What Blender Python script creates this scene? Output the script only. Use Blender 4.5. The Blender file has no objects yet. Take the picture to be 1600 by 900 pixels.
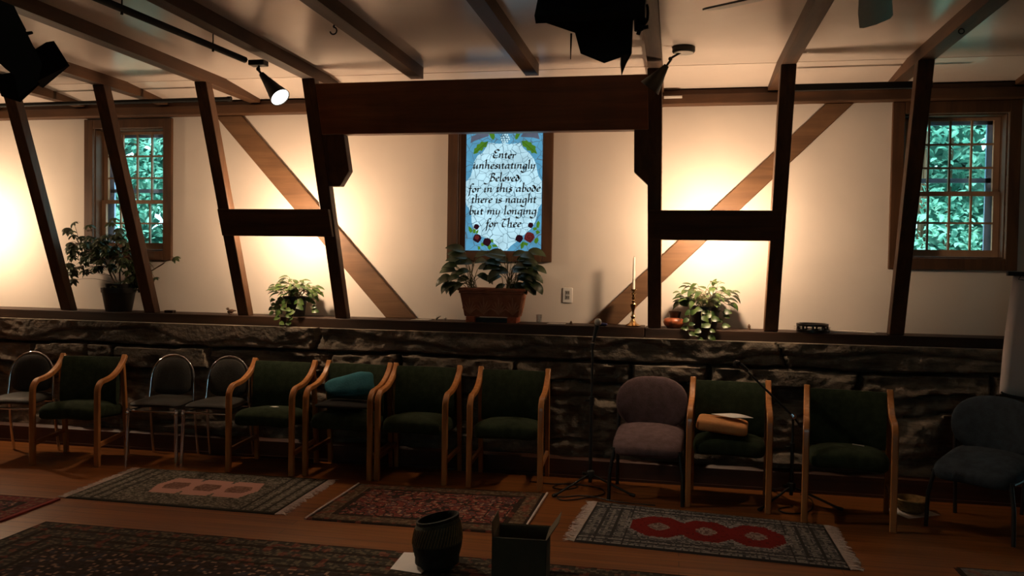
import bpy, math, random
from mathutils import Vector, Matrix, noise

PI = math.pi
col = bpy.context.scene.collection
sc = bpy.context.scene

# ------------------------------------------------------------------ camera frame (1600 x 900 photo)
YAW, PITCH, ROLL, FPX, EYE = .194, -.029, .0155, 1300., 1.6
cy, sy = math.cos(YAW), math.sin(YAW)
_f = Vector((-sy, cy, 0)); _r = Vector((cy, sy, 0)); _u = Vector((0, 0, 1))
_f, _u = _f * math.cos(PITCH) + _u * math.sin(PITCH), _u * math.cos(PITCH) - _f * math.sin(PITCH)
_r, _u = _r * math.cos(ROLL) + _u * math.sin(ROLL), _u * math.cos(ROLL) - _r * math.sin(ROLL)


def ray(px, py):
    return _r * ((px - 800) / FPX) - _u * ((py - 450) / FPX) + _f


def aty(px, py, Y):
    d = ray(px, py)
    return Vector((0, 0, EYE)) + d * (Y / d.y)


def atz(px, py, Z=0.0):
    d = ray(px, py)
    return Vector((0, 0, EYE)) + d * ((Z - EYE) / d.z)


# ------------------------------------------------------------------ materials
def srgb(r, g, b):
    def c(v):
        v /= 255.
        return v / 12.92 if v <= .04045 else ((v + .055) / 1.055) ** 2.4
    return (c(r), c(g), c(b), 1)


class NT:
    def __init__(s, name):
        s.m = bpy.data.materials.new(name)
        s.m.use_nodes = True
        s.t = s.m.node_tree
        s.p = s.t.nodes['Principled BSDF']
        s.out = s.t.nodes['Material Output']

    def n(s, kind, **kw):
        nd = s.t.nodes.new(kind)
        for k, v in kw.items():
            if k in nd.inputs.keys():
                nd.inputs[k].default_value = v
            else:
                setattr(nd, k, v)
        return nd

    def l(s, a, ao, b, bi):
        s.t.links.new(a.outputs[ao], b.inputs[bi])

    def coords(s, scale=(1, 1, 1), rot=(0, 0, 0), kind='Object'):
        tc = s.n('ShaderNodeTexCoord')
        mp = s.n('ShaderNodeMapping')
        mp.inputs['Scale'].default_value = scale
        mp.inputs['Rotation'].default_value = rot
        s.l(tc, kind, mp, 'Vector')
        return mp

    def ramp(s, stops):
        r = s.n('ShaderNodeValToRGB')
        e = r.color_ramp.elements
        while len(e) > 1:
            e.remove(e[-1])
        e[0].position, e[0].color = stops[0]
        for p, c in stops[1:]:
            k = e.new(p)
            k.color = c
        return r


def mul(c, k):
    return (c[0] * k, c[1] * k, c[2] * k, 1)


def plain(name, c, rough=.6, metal=0., vary=.15, scale=8., bump=0., spec=.5, bscale=40.):
    t = NT(name)
    mp = t.coords()
    nz = t.n('ShaderNodeTexNoise', Scale=scale, Detail=4.0)
    t.l(mp, 'Vector', nz, 'Vector')
    rp = t.ramp([(.3, mul(c, 1 - vary)), (.7, mul(c, 1 + vary))])
    t.l(nz, 'Fac', rp, 'Fac')
    t.l(rp, 'Color', t.p, 'Base Color')
    t.p.inputs['Roughness'].default_value = rough
    t.p.inputs['Metallic'].default_value = metal
    t.p.inputs['Specular IOR Level'].default_value = spec
    if bump:
        n2 = t.n('ShaderNodeTexNoise', Scale=bscale, Detail=3.0)
        t.l(mp, 'Vector', n2, 'Vector')
        b = t.n('ShaderNodeBump', Strength=bump, Distance=.01)
        t.l(n2, 'Fac', b, 'Height')
        t.l(b, 'Normal', t.p, 'Normal')
    return t.m


def wood(name, dark, light, axis='z', rough=.6, scale=1.0, bump=.25, spec=.4):
    """grain stretched along one axis, with knots and long streaks"""
    t = NT(name)
    k = {'x': (.6, 9, 9), 'y': (9, .6, 9), 'z': (9, 9, .6)}[axis]
    mp = t.coords(tuple(v * scale for v in k))
    nz = t.n('ShaderNodeTexNoise', Scale=1.6, Detail=7.0, Roughness=.62, Distortion=.6)
    t.l(mp, 'Vector', nz, 'Vector')
    mp2 = t.coords((2.2, 2.2, 2.2))
    n2 = t.n('ShaderNodeTexNoise', Scale=1.3, Detail=3.0)
    t.l(mp2, 'Vector', n2, 'Vector')
    mid = tuple((dark[i] + light[i]) / 2 for i in range(3)) + (1,)
    rp = t.ramp([(.28, dark), (.5, mid), (.72, light)])
    t.l(nz, 'Fac', rp, 'Fac')
    mx = t.n('ShaderNodeMixRGB', blend_type='MULTIPLY')
    mx.inputs['Fac'].default_value = .55
    r2 = t.ramp([(.3, (.55, .5, .45, 1)), (.6, (1.15, 1.1, 1.05, 1))])
    t.l(n2, 'Fac', r2, 'Fac')
    t.l(rp, 'Color', mx, 'Color1')
    t.l(r2, 'Color', mx, 'Color2')
    t.l(mx, 'Color', t.p, 'Base Color')
    t.p.inputs['Roughness'].default_value = rough
    t.p.inputs['Specular IOR Level'].default_value = spec
    b = t.n('ShaderNodeBump', Strength=bump, Distance=.006)
    t.l(nz, 'Fac', b, 'Height')
    t.l(b, 'Normal', t.p, 'Normal')
    return t.m


def vcol(name, rough=.95, bump=.5, bscale=160., spec=.1):
    """woven colours stored per stitch"""
    t = NT(name)
    at = t.n('ShaderNodeAttribute', attribute_name='weave')
    t.l(at, 'Color', t.p, 'Base Color')
    t.p.inputs['Roughness'].default_value = rough
    t.p.inputs['Specular IOR Level'].default_value = spec
    mp = t.coords()
    n2 = t.n('ShaderNodeTexNoise', Scale=bscale, Detail=2.0)
    t.l(mp, 'Vector', n2, 'Vector')
    b = t.n('ShaderNodeBump', Strength=bump, Distance=.004)
    t.l(n2, 'Fac', b, 'Height')
    t.l(b, 'Normal', t.p, 'Normal')
    return t.m


def stained(name, c, strength, crack=True, cell=17., width=.045):
    """leaded glass made to look back-lit: the pieces emit light themselves in place of daylight, lead lines between them stay dark"""
    t = NT(name)
    em = t.n('ShaderNodeEmission', Strength=strength)  # glow put into the glass itself, standing in for daylight behind it
    mp = t.coords()
    nz = t.n('ShaderNodeTexNoise', Scale=9.0, Detail=2.0)
    t.l(mp, 'Vector', nz, 'Vector')
    rp = t.ramp([(.3, mul(c, .82)), (.7, mul(c, 1.15))])
    t.l(nz, 'Fac', rp, 'Fac')
    if crack:
        wn = t.n('ShaderNodeTexNoise', Scale=7.0, Detail=1.0)
        t.l(mp, 'Vector', wn, 'Vector')
        ad = t.n('ShaderNodeVectorMath', operation='MULTIPLY_ADD')
        ad.inputs[1].default_value = (.075, .075, .075)
        t.l(wn, 'Color', ad, 0)
        t.l(mp, 'Vector', ad, 2)
        vo = t.n('ShaderNodeTexVoronoi', feature='DISTANCE_TO_EDGE', Scale=cell)
        t.l(ad, 'Vector', vo, 'Vector')
        lt = t.n('ShaderNodeMath', operation='GREATER_THAN')
        lt.inputs[1].default_value = width
        t.l(vo, 'Distance', lt, 0)
        mx = t.n('ShaderNodeMixRGB')
        mx.inputs['Color1'].default_value = (.10, .19, .25, 1)
        t.l(rp, 'Color', mx, 'Color2')
        t.l(lt, 'Value', mx, 'Fac')
        t.l(mx, 'Color', em, 'Color')
    else:
        t.l(rp, 'Color', em, 'Color')
    t.l(em, 'Emission', t.out, 'Surface')
    return t.m


def glow(name, c, s):
    t = NT(name)
    em = t.n('ShaderNodeEmission', Strength=s)
    em.inputs['Color'].default_value = c
    t.l(em, 'Emission', t.out, 'Surface')
    return t.m


def clear_glass(name, fac=.93):
    t = NT(name)
    tr = t.n('ShaderNodeBsdfTransparent')
    gl = t.n('ShaderNodeBsdfGlossy', Roughness=.03)
    mx = t.n('ShaderNodeMixShader', Fac=1 - fac)
    t.l(tr, 'BSDF', mx, 1)
    t.l(gl, 'BSDF', mx, 2)
    t.l(mx, 'Shader', t.out, 'Surface')
    return t.m


def floor_mat():
    t = NT('floor_boards')
    mp = t.coords((1, 1, 1))
    br = t.n('ShaderNodeTexBrick', Scale=1.0, offset=.37)
    br.inputs['Brick Width'].default_value = 2.3
    br.inputs['Row Height'].default_value = .085
    br.inputs['Mortar Size'].default_value = .0022
    br.inputs['Color1'].default_value = (.27, .098, .025, 1)
    br.inputs['Color2'].default_value = (.20, .068, .016, 1)
    br.inputs['Mortar'].default_value = (.06, .02, .008, 1)
    t.l(mp, 'Vector', br, 'Vector')
    m2 = t.coords((.8, 14, 1))
    nz = t.n('ShaderNodeTexNoise', Scale=1.7, Detail=6.0)
    t.l(m2, 'Vector', nz, 'Vector')
    rp = t.ramp([(.3, (.6, .55, .5, 1)), (.7, (1.2, 1.15, 1.1, 1))])
    t.l(nz, 'Fac', rp, 'Fac')
    mx = t.n('ShaderNodeMixRGB', blend_type='MULTIPLY')
    mx.inputs['Fac'].default_value = .8
    t.l(br, 'Color', mx, 'Color1')
    t.l(rp, 'Color', mx, 'Color2')
    t.l(mx, 'Color', t.p, 'Base Color')
    t.p.inputs['Roughness'].default_value = .34
    b = t.n('ShaderNodeBump', Strength=.3, Distance=.003)
    t.l(br, 'Fac', b, 'Height')
    b.invert = True
    t.l(b, 'Normal', t.p, 'Normal')
    return t.m


def plaster_mat(name, c, rough=.8, bump=.12, bs=5., gloss=.3):
    t = NT(name)
    mp = t.coords()
    nz = t.n('ShaderNodeTexNoise', Scale=2.2, Detail=5.0)
    t.l(mp, 'Vector', nz, 'Vector')
    rp = t.ramp([(.3, mul(c, .94)), (.7, mul(c, 1.03))])
    t.l(nz, 'Fac', rp, 'Fac')
    t.l(rp, 'Color', t.p, 'Base Color')
    t.p.inputs['Roughness'].default_value = rough
    t.p.inputs['Specular IOR Level'].default_value = gloss
    n2 = t.n('ShaderNodeTexNoise', Scale=bs, Detail=4.0)
    t.l(mp, 'Vector', n2, 'Vector')
    b = t.n('ShaderNodeBump', Strength=bump, Distance=.02)
    t.l(n2, 'Fac', b, 'Height')
    t.l(b, 'Normal', t.p, 'Normal')
    return t.m


def stone_mat():
    t = NT('fieldstone')
    mp = t.coords()
    vo = t.n('ShaderNodeTexNoise', Scale=2.6, Detail=6.0, Roughness=.65)
    t.l(mp, 'Vector', vo, 'Vector')
    rp = t.ramp([(.3, (.062, .050, .037, 1)), (.5, (.130, .106, .080, 1)), (.74, (.27, .205, .15, 1))])
    t.l(vo, 'Fac', rp, 'Fac')
    m2 = t.coords((2, 2, 14))
    n3 = t.n('ShaderNodeTexNoise', Scale=2.0, Detail=4.0, Distortion=1.2)
    t.l(m2, 'Vector', n3, 'Vector')
    r3 = t.ramp([(.36, (.6, .57, .55, 1)), (.55, (1.1, 1.05, 1, 1))])
    t.l(n3, 'Fac', r3, 'Fac')
    mx = t.n('ShaderNodeMixRGB', blend_type='MULTIPLY')
    mx.inputs['Fac'].default_value = .8
    t.l(rp, 'Color', mx, 'Color1')
    t.l(r3, 'Color', mx, 'Color2')
    t.l(mx, 'Color', t.p, 'Base Color')
    t.p.inputs['Roughness'].default_value = .85
    n2 = t.n('ShaderNodeTexNoise', Scale=34.0, Detail=5.0)
    t.l(mp, 'Vector', n2, 'Vector')
    b = t.n('ShaderNodeBump', Strength=.6, Distance=.02)
    t.l(n2, 'Fac', b, 'Height')
    t.l(b, 'Normal', t.p, 'Normal')
    return t.m


def leaf_mat(name, c1, c2, rough=.45, scale=9., trans=.25):
    t = NT(name)
    mp = t.coords()
    nz = t.n('ShaderNodeTexNoise', Scale=scale, Detail=3.0)
    t.l(mp, 'Vector', nz, 'Vector')
    rp = t.ramp([(.35, c1), (.65, c2)])
    t.l(nz, 'Fac', rp, 'Fac')
    t.l(rp, 'Color', t.p, 'Base Color')
    t.p.inputs['Roughness'].default_value = rough
    tl = t.n('ShaderNodeBsdfTranslucent')
    t.l(rp, 'Color', tl, 'Color')
    mx = t.n('ShaderNodeMixShader', Fac=trans)
    t.l(t.p, 'BSDF', mx, 1)
    t.l(tl, 'BSDF', mx, 2)
    t.l(mx, 'Shader', t.out, 'Surface')
    return t.m


M = {}
M['plaster'] = plaster_mat('cream_plaster', (.72, .63, .545, 1))
M['panel'] = wood('wall_panelling', (.10, .055, .028, 1), (.20, .11, .055, 1), 'z', .6)
M['ceiling'] = plaster_mat('satin_ceiling_paint', (.72, .61, .53, 1), rough=.24, bump=.10, bs=1.6, gloss=.9)
M['floor'] = floor_mat()
M['stone'] = stone_mat()
OAKD, OAKL = (.040, .017, .007, 1), (.125, .054, .021, 1)
for a in 'xyz':
    M['timber_' + a] = wood('dark_timber_' + a, OAKD, OAKL, a, .55)
    M['old_' + a] = wood('old_pine_' + a, (.040, .017, .0065, 1), (.115, .050, .019, 1), a, .6)
M['ledge'] = wood('ledge_oak', (.016, .007, .0035, 1), (.055, .024, .010, 1), 'x', .6)
M['header'] = wood('header_mahogany', (.13, .042, .017, 1), (.30, .10, .037, 1), 'x', .40)
M['brace'] = wood('brace_pine', (.098, .047, .021, 1), (.205, .108, .051, 1), 'x', .6, .8)
M['sash'] = wood('sash_paint', (.30, .17, .10, 1), (.42, .26, .16, 1), 'z', .5)
M['storm'] = plain('storm_aluminium', (.42, .52, .80, 1), .4, .2)
M['base'] = wood('baseboard_wood', (.035, .012, .006, 1), (.085, .028, .012, 1), 'x', .5)
M['oak'] = wood('honey_oak', (.32, .125, .038, 1), (.54, .24, .082, 1), 'z', .22, 1.4, .06, .5)
M['oaky'] = wood('honey_oak_y', (.30, .115, .034, 1), (.50, .22, .072, 1), 'y', .28, 1.4, .06, .5)
M['green'] = plain('green_upholstery', (.026, .036, .019, 1), .95, 0, .25, 25, .35, .12, 220)
M['mauve'] = plain('mauve_upholstery', (.125, .082, .085, 1), .95, 0, .2, 25, .35, .12, 220)
M['navy'] = plain('slate_upholstery', (.040, .050, .062, 1), .95, 0, .2, 25, .35, .12, 220)
M['vinyl'] = plain('charcoal_vinyl', (.030, .027, .022, 1), .6, 0, .2, 25, .2, .3, 120)
M['chrome'] = plain('chrome', (.75, .75, .78, 1), .10, 1., .04)
M['black'] = plain('black_metal', (.012, .012, .012, 1), .45, 0, .2)
M['blackm'] = plain('matt_black_paint', (.010, .009, .008, 1), .7, 0, .2, spec=.25)
M['bronze'] = plain('dark_bronze_lamp', (.030, .023, .014, 1), .5, .3, .2)
M['dark_cloth'] = plain('dark_cloth', (.012, .011, .010, 1), .95, 0, .2, 25, .2, .2, 120)
M['teal'] = plain('teal_cloth', (.032, .135, .165, 1), .9, 0, .15, 12, .3, .15, 60)
M['tan'] = plain('tan_cloth', (.50, .235, .095, 1), .9, 0, .12, 12, .3, .15, 60)
M['paper'] = plain('white_paper', (.80, .74, .70, 1), .8, 0, .04)
M['pink_white'] = plain('flip_paper', (.80, .66, .60, 1), .8, 0, .05)
M['terra'] = plain('terracotta', (.34, .13, .07, 1), .8, 0, .2, 14, .3, .3, 60)
M['terra_hi'] = plain('terracotta_pale', (.46, .22, .13, 1), .8, 0, .2, 14, .3, .3, 60)
M['brick'] = plain('red_tile', (.48, .13, .065, 1), .8, 0, .2, 30)
M['pot'] = plain('dark_plastic_pot', (.006, .005, .004, 1), .5, 0, .2)
M['soil'] = plain('potting_soil', (.02, .013, .008, 1), .95, 0, .3, 60, .5)
M['pothos'] = leaf_mat('pothos_leaf', (.022, .055, .010, 1), (.095, .150, .035, 1), .38, 16, .15)
M['lily'] = leaf_mat('lily_leaf', (.014, .030, .009, 1), (.045, .068, .02, 1), .38, 7, .08)
M['scheff'] = leaf_mat('schefflera_leaf', (.016, .027, .008, 1), (.048, .070, .02, 1), .45, 7, .08)
M['stem'] = plain('plant_stem', (.15, .13, .05, 1), .6)
M['stemb'] = plain('woody_stem', (.09, .05, .025, 1), .7)
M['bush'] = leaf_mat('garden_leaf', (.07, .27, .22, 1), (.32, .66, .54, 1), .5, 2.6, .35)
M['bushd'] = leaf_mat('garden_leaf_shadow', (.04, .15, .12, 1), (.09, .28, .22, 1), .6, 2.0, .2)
M['brass'] = plain('brass', (.55, .36, .16, 1), .22, 1., .15)
M['wax'] = plain('candle_wax', (.80, .74, .62, 1), .5)
M['orange'] = plain('painted_gourd', (.26, .065, .022, 1), .4, 0, .9, 26)
M['brownpot'] = plain('brown_bowl', (.13, .07, .035, 1), .5)
M['white'] = plain('white_plastic', (.75, .70, .64, 1), .4, 0, .03)
M['greypl'] = plain('grey_plastic', (.35, .32, .28, 1), .4, 0, .05)
M['blue'] = plain('blue_cloth', (.03, .04, .22, 1), .7)
M['clay'] = plain('dark_clay', (.10, .05, .025, 1), .7)
M['wicker'] = plain('dark_wicker', (.018, .016, .011, 1), .8, 0, .3, 60, .5)
M['wickerhi'] = plain('pale_wicker', (.065, .055, .032, 1), .8, 0, .3, 60, .5)
M['straw'] = plain('straw_coil', (.27, .16, .055, 1), .8, 0, .25, 50, .5)
M['card'] = plain('brown_cardboard', (.085, .072, .045, 1), .85, 0, .12)
M['cardin'] = plain('cardboard_edge', (.12, .085, .045, 1), .85, 0, .12)
M['rug'] = vcol('woven_wool')
M['fringe'] = plain('rug_fringe', (.60, .50, .46, 1), .95, 0, .15, 60)
M['redbind'] = plain('red_binding', (.22, .02, .014, 1), .95)
M['cord'] = plain('black_rubber_cord', (.012, .011, .010, 1), .5)
M['blade'] = plain('grey_fan_blade', (.17, .16, .13, 1), .35, 0, .08)
M['glass'] = clear_glass('window_glass')
M['tumbler'] = clear_glass('tumbler_glass', .72)
M['tamb'] = plain('tambourine_shell', (.016, .010, .008, 1), .35)
M['lit'] = glow('lit_lamp_face', (1, .96, .88, 1), 6.0)
M['pane_blue'] = stained('stained_blue', (.115, .38, .60, 1), .82, True, 13., .020)
M['pane_white'] = stained('stained_white', (.50, .78, .90, 1), .98, True, 17., .022)
M['pane_grey'] = stained('stained_grey', (.12, .135, .19, 1), .8, False)
M['pane_green'] = stained('stained_green', (.085, .24, .02, 1), .8, False)
M['pane_rose'] = stained('stained_rose', (.16, .022, .022, 1), .7, False)
M['pane_dark'] = stained('stained_dark_rose', (.030, .006, .012, 1), .7, False)
M['lead'] = plain('black_lead', (.006, .007, .016, 1), .6)
M['ground'] = plain('outside_ground', (.05, .09, .05, 1), .9)


# ------------------------------------------------------------------ mesh builder
class MB:
    def __init__(s):
        s.v, s.f, s.c = [], [], []

    def add(s, vs, fs, cs=None):
        b = len(s.v)
        s.v += [Vector(v) for v in vs]
        s.f += [tuple(b + i for i in f) for f in fs]
        return s

    def box(s, x0, x1, y0, y1, z0, z1):
        return s.add([(x0, y0, z0), (x1, y0, z0), (x1, y1, z0), (x0, y1, z0), (x0, y0, z1), (x1, y0, z1), (x1, y1, z1), (x0, y1, z1)],
                     [(0, 3, 2, 1), (4, 5, 6, 7), (0, 1, 5, 4), (1, 2, 6, 5), (2, 3, 7, 6), (3, 0, 4, 7)])

    def prism(s, poly, off):
        """poly: 3-D ring; off: extrusion vector"""
        n = len(poly)
        off = Vector(off)
        a = [Vector(p) for p in poly]
        return s.add(a + [p + off for p in a], [tuple(range(n)), tuple(range(2 * n - 1, n - 1, -1))] +
                     [(i, i + n, (i + 1) % n + n, (i + 1) % n) for i in range(n)])

    def hexa(s, bot, top):
        return s.add(list(bot) + list(top), [(0, 3, 2, 1), (4, 5, 6, 7), (0, 1, 5, 4), (1, 2, 6, 5), (2, 3, 7, 6), (3, 0, 4, 7)])

    def tube(s, path, r, n=8, caps=True, closed=False):
        P = [Vector(p) for p in path]
        m = len(P)
        rr = r if isinstance(r, (list, tuple)) else [r] * m
        ref = None
        b = len(s.v)
        for i in range(m):
            t = (P[(i + 1) % m] - P[i - 1]) if closed else (P[min(i + 1, m - 1)] - P[max(i - 1, 0)])
            t.normalize()
            if ref is None:
                ref = t.orthogonal().normalized()
            ref = (ref - t * ref.dot(t))
            ref = ref.normalized() if ref.length > 1e-6 else t.orthogonal().normalized()
            bi = t.cross(ref)
            for k in range(n):
                a = 2 * PI * k / n
                s.v.append(P[i] + (ref * math.cos(a) + bi * math.sin(a)) * rr[i])
        for i in range(m if closed else m - 1):
            j = (i + 1) % m
            for k in range(n):
                s.f.append((b + i * n + k, b + i * n + (k + 1) % n, b + j * n + (k + 1) % n, b + j * n + k))
        if caps and not closed:
            s.f.append(tuple(b + k for k in range(n - 1, -1, -1)))
            s.f.append(tuple(b + (m - 1) * n + k for k in range(n)))
        return s

    def band(s, path, side, w, h):
        """rectangular bar (w across 'side', h across the bend) swept along path"""
        P = [Vector(p) for p in path]
        side = Vector(side).normalized()
        m = len(P)
        b = len(s.v)
        for i in range(m):
            t = (P[min(i + 1, m - 1)] - P[max(i - 1, 0)]).normalized()
            up = side.cross(t).normalized()
            for (i1, i2) in ((-1, -1), (1, -1), (1, 1), (-1, 1)):
                s.v.append(P[i] + side * (i1 * w / 2) + up * (i2 * h / 2))
        for i in range(m - 1):
            for k in range(4):
                s.f.append((b + i * 4 + k, b + i * 4 + (k + 1) % 4, b + i * 4 + 4 + (k + 1) % 4, b + i * 4 + 4 + k))
        s.f.append((b + 3, b + 2, b + 1, b))
        e = b + (m - 1) * 4
        s.f.append((e, e + 1, e + 2, e + 3))
        return s

    def lathe(s, prof, n=24, c=(0, 0, 0), mat=None):
        b = len(s.v)
        c = Vector(c)
        for (r, z) in prof:
            for k in range(n):
                a = 2 * PI * k / n
                p = Vector((r * math.cos(a), r * math.sin(a), z))
                s.v.append((mat @ p if mat else p) + c)
        for i in range(len(prof) - 1):
            for k in range(n):
                s.f.append((b + i * n + k, b + i * n + (k + 1) % n, b + i * n + n + (k + 1) % n, b + i * n + n + k))
        if prof[0][0] > 1e-5:
            s.f.append(tuple(b + k for k in range(n - 1, -1, -1)))
        if prof[-1][0] > 1e-5:
            e = b + (len(prof) - 1) * n
            s.f.append(tuple(e + k for k in range(n)))
        return s

    def pillow(s, c, sx, sy, sz, e=.5, nu=20, nv=12, mat=None, bulge=None, ev=.8):
        """superellipsoid cushion"""
        b = len(s.v)
        c = Vector(c)

        def pw(x, p):
            return math.copysign(abs(x) ** p, x)
        for i in range(nv + 1):
            v = -PI / 2 + PI * i / nv
            for k in range(nu):
                u = 2 * PI * k / nu
                p = Vector((sx * pw(math.cos(v), ev) * pw(math.cos(u), e), sy * pw(math.cos(v), ev) * pw(math.sin(u), e), sz * pw(math.sin(v), min(.9, ev + .1))))
                if bulge:
                    p = bulge(p)
                s.v.append((mat @ p if mat else p) + c)
        for i in range(nv):
            for k in range(nu):
                s.f.append((b + i * nu + k, b + i * nu + (k + 1) % nu, b + (i + 1) * nu + (k + 1) % nu, b + (i + 1) * nu + k))
        return s

    def ball(s, c, r, n=10):
        return s.pillow(c, r, r, r, 1.0, n, max(6, n // 2 + 1))

    def leaf(s, base, d, up, L, W, bend=.5, n=5, shape=.75, fold=.25):
        d = Vector(d).normalized()
        side = d.cross(Vector(up))
        side = side.normalized() if side.length > 1e-4 else d.orthogonal().normalized()
        p = Vector(base)
        b = len(s.v)
        step = L / n
        for i in range(n + 1):
            t = i / n
            w = W * .5 * (math.sin(PI * t ** shape) ** .85 if 0 < t < 1 else 0) + (.0008)
            nrm = side.cross(d).normalized()
            s.v += [p - side * w + nrm * (w * fold), p, p + side * w + nrm * (w * fold)]
            ax = Matrix.Rotation(-bend / n, 3, side)
            p = p + d * step
            d = (ax @ d).normalized()
        for i in range(n):
            o = b + i * 3
            s.f += [(o, o + 1, o + 4, o + 3), (o + 1, o + 2, o + 5, o + 4)]
        return s


def obj(name, mb, mat, parent=None, org=None, smooth=None, bevel=0., sub=0, solid=0.):
    """link one mesh object; world coordinates are moved to its own origin"""
    if org is None:
        if parent is None:
            xs = [v.x for v in mb.v]
            ys = [v.y for v in mb.v]
            zs = [v.z for v in mb.v]
            org = ((min(xs) + max(xs)) / 2, (min(ys) + max(ys)) / 2, min(zs))
        else:
            org = parent.get('_o', (0, 0, 0))
    o0 = Vector(org)
    me = bpy.data.meshes.new(name)
    me.from_pydata([tuple(v - o0) for v in mb.v], [], mb.f)
    me.update()
    me.validate()
    if mat:
        me.materials.append(mat)
    if smooth is not None:
        me.polygons.foreach_set('use_smooth', [True] * len(me.polygons))
        me.set_sharp_from_angle(angle=math.radians(smooth))
    o = bpy.data.objects.new(name, me)
    col.objects.link(o)
    if parent is None:
        o.location = o0
    else:
        o.parent = parent
    if bevel:
        bm = o.modifiers.new('bevel', 'BEVEL')
        bm.width = bevel
        bm.segments = 2
        bm.limit_method = 'ANGLE'
    if sub:
        sm = o.modifiers.new('sub', 'SUBSURF')
        sm.levels = sub
        sm.render_levels = sub
    if solid:
        so = o.modifiers.new('solid', 'SOLIDIFY')
        so.thickness = solid
    ORG[o.name] = o0
    return o


ORG = {}


def tag(o, label, cat, group=None, kind=None):
    o['label'] = label
    o['category'] = cat
    if group:
        o['group'] = group
    if kind:
        o['kind'] = kind
    return o


def struct(name, mb, mat, **kw):
    o = obj(name, mb, mat, **kw)
    o['kind'] = 'structure'
    return o


def thing(name, label, cat, loc=(0, 0, 0), rz=0., group=None):
    o = bpy.data.objects.new(name, None)
    o.empty_display_size = .1
    col.objects.link(o)
    o.location = loc
    o.rotation_euler = (0, 0, rz)
    tag(o, label, cat, group)
    ORG[o.name] = Vector(loc)
    return o


def part(name, mb, mat, parent, world=False, **kw):
    """a child mesh; local coordinates, or world=True for coordinates measured in the room"""
    root = parent
    while root.parent:
        root = root.parent
    return obj(name, mb, mat, parent, org=(ORG[root.name] if world else (0, 0, 0)), **kw)


def dup(root, loc, rz, label, group=None):
    r = root.copy()
    col.objects.link(r)
    r.location = loc
    r.rotation_euler = (0, 0, rz)
    r['label'] = label
    if group:
        r['group'] = group
    ORG[r.name] = Vector(loc)
    for ch in list(root.children):
        c = ch.copy()
        col.objects.link(c)
        c.parent = r
        for g in ch.children:
            d = g.copy()
            col.objects.link(d)
            d.parent = c
    return r


def arc(pts, k=6):
    """Catmull-Rom through points"""
    P = [Vector(p) for p in pts]
    out = []
    for i in range(len(P) - 1):
        p0, p1, p2, p3 = P[max(i - 1, 0)], P[i], P[i + 1], P[min(i + 2, len(P) - 1)]
        for j in range(k):
            t = j / k
            out.append(.5 * ((2 * p1) + (p2 - p0) * t + (2 * p0 - 5 * p1 + 4 * p2 - p3) * t * t + (3 * p1 - p0 - 3 * p2 + p3) * t ** 3))
    out.append(P[-1])
    return out


def sm01(x):
    x = min(1., max(0., x))
    return x * x * (3 - 2 * x)


# ================================================================== ROOM SHELL
YW = 6.55                                   # plaster wall plane
XL, XR, YF = -8.2, 5.4, -7.5
CZ = 2.995
LED = 1.14                                  # top of the ledge

struct('floor', MB().box(XL, XR, YF, 6.6, -.05, 0), M['floor'])
cb = MB()
cb.box(XL, XR, YF, 5.93, CZ, 3.10)          # painted front ceiling, its edge stands a little lower
cb.hexa([(XL, 5.93, 2.992), (XR, 5.93, 2.992), (XR, 6.75, 2.92), (XL, 6.75, 2.92)], [(XL, 5.93, 3.10), (XR, 5.93, 3.10), (XR, 6.75, 3.10), (XL, 6.75, 3.10)])
struct('ceiling', cb, M['ceiling'])

WINS = [(-5.075, -4.385, 1.665, 2.735), (-1.745, -1.045, 1.69, 2.735), (1.615, 2.310, 1.69, 2.735)]   # openings x0 x1 z0 z1
wb = MB()
xs = [XL] + [v for w in WINS for v in w[:2]] + [XR]
for i in range(0, len(xs), 2):
    wb.box(xs[i], xs[i + 1], YW, YW + .17, LED - .05, 3.02)
for (x0, x1, z0, z1) in WINS:
    wb.box(x0, x1, YW, YW + .17, LED - .05, z0)
    wb.box(x0, x1, YW, YW + .17, z1, 3.02)
struct('wall_back', wb, M['plaster'])
struct('wall_left', MB().box(XL - .1, XL, YF, 6.75, 0, 3.05), M['panel'])
struct('wall_right', MB().box(XR, XR + .1, YF, 6.75, 0, 3.05), M['panel'])
wf = MB()                                   # wall behind the camera with one window opening
WX0, WX1 = -1.6, -.2
wf.box(XL, WX0, YF - .1, YF, 0, 3.05)
wf.box(WX1, XR, YF - .1, YF, 0, 3.05)
wf.box(WX0, WX1, YF - .1, YF, 0, 1.0)
wf.box(WX0, WX1, YF - .1, YF, 2.3, 3.05)
struct('wall_front', wf, M['panel'])
wr = MB()
for k in range(5):
    x = WX0 + k * (WX1 - WX0) / 4
    wr.box(x - .025, x + .025, YF - .07, YF - .02, 1.0, 2.3)
wr.box(WX0, WX1, YF - .07, YF - .02, 1.62, 1.68)
struct('window_4', wr, M['sash'])

# ---- rough fieldstone knee wall
random.seed(5)
rows = [(0.0, .27), (.27, .58), (.58, .70), (.70, .872), (.872, 1.07)]
courses = []
for ri, (a, b) in enumerate(rows):
    x = XL - random.random()
    st = []
    while x < XR + 1:
        w = random.uniform(.28, 1.15) if ri < 4 else random.uniform(2.2, 4.5)
        st.append((x, x + w, random.uniform(-.03, .035) if ri < 3 else random.uniform(.02, .09) if ri < 4 else random.uniform(.025, .045), random.uniform(-.012, .012)))
        x += w
    courses.append(st)


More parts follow.
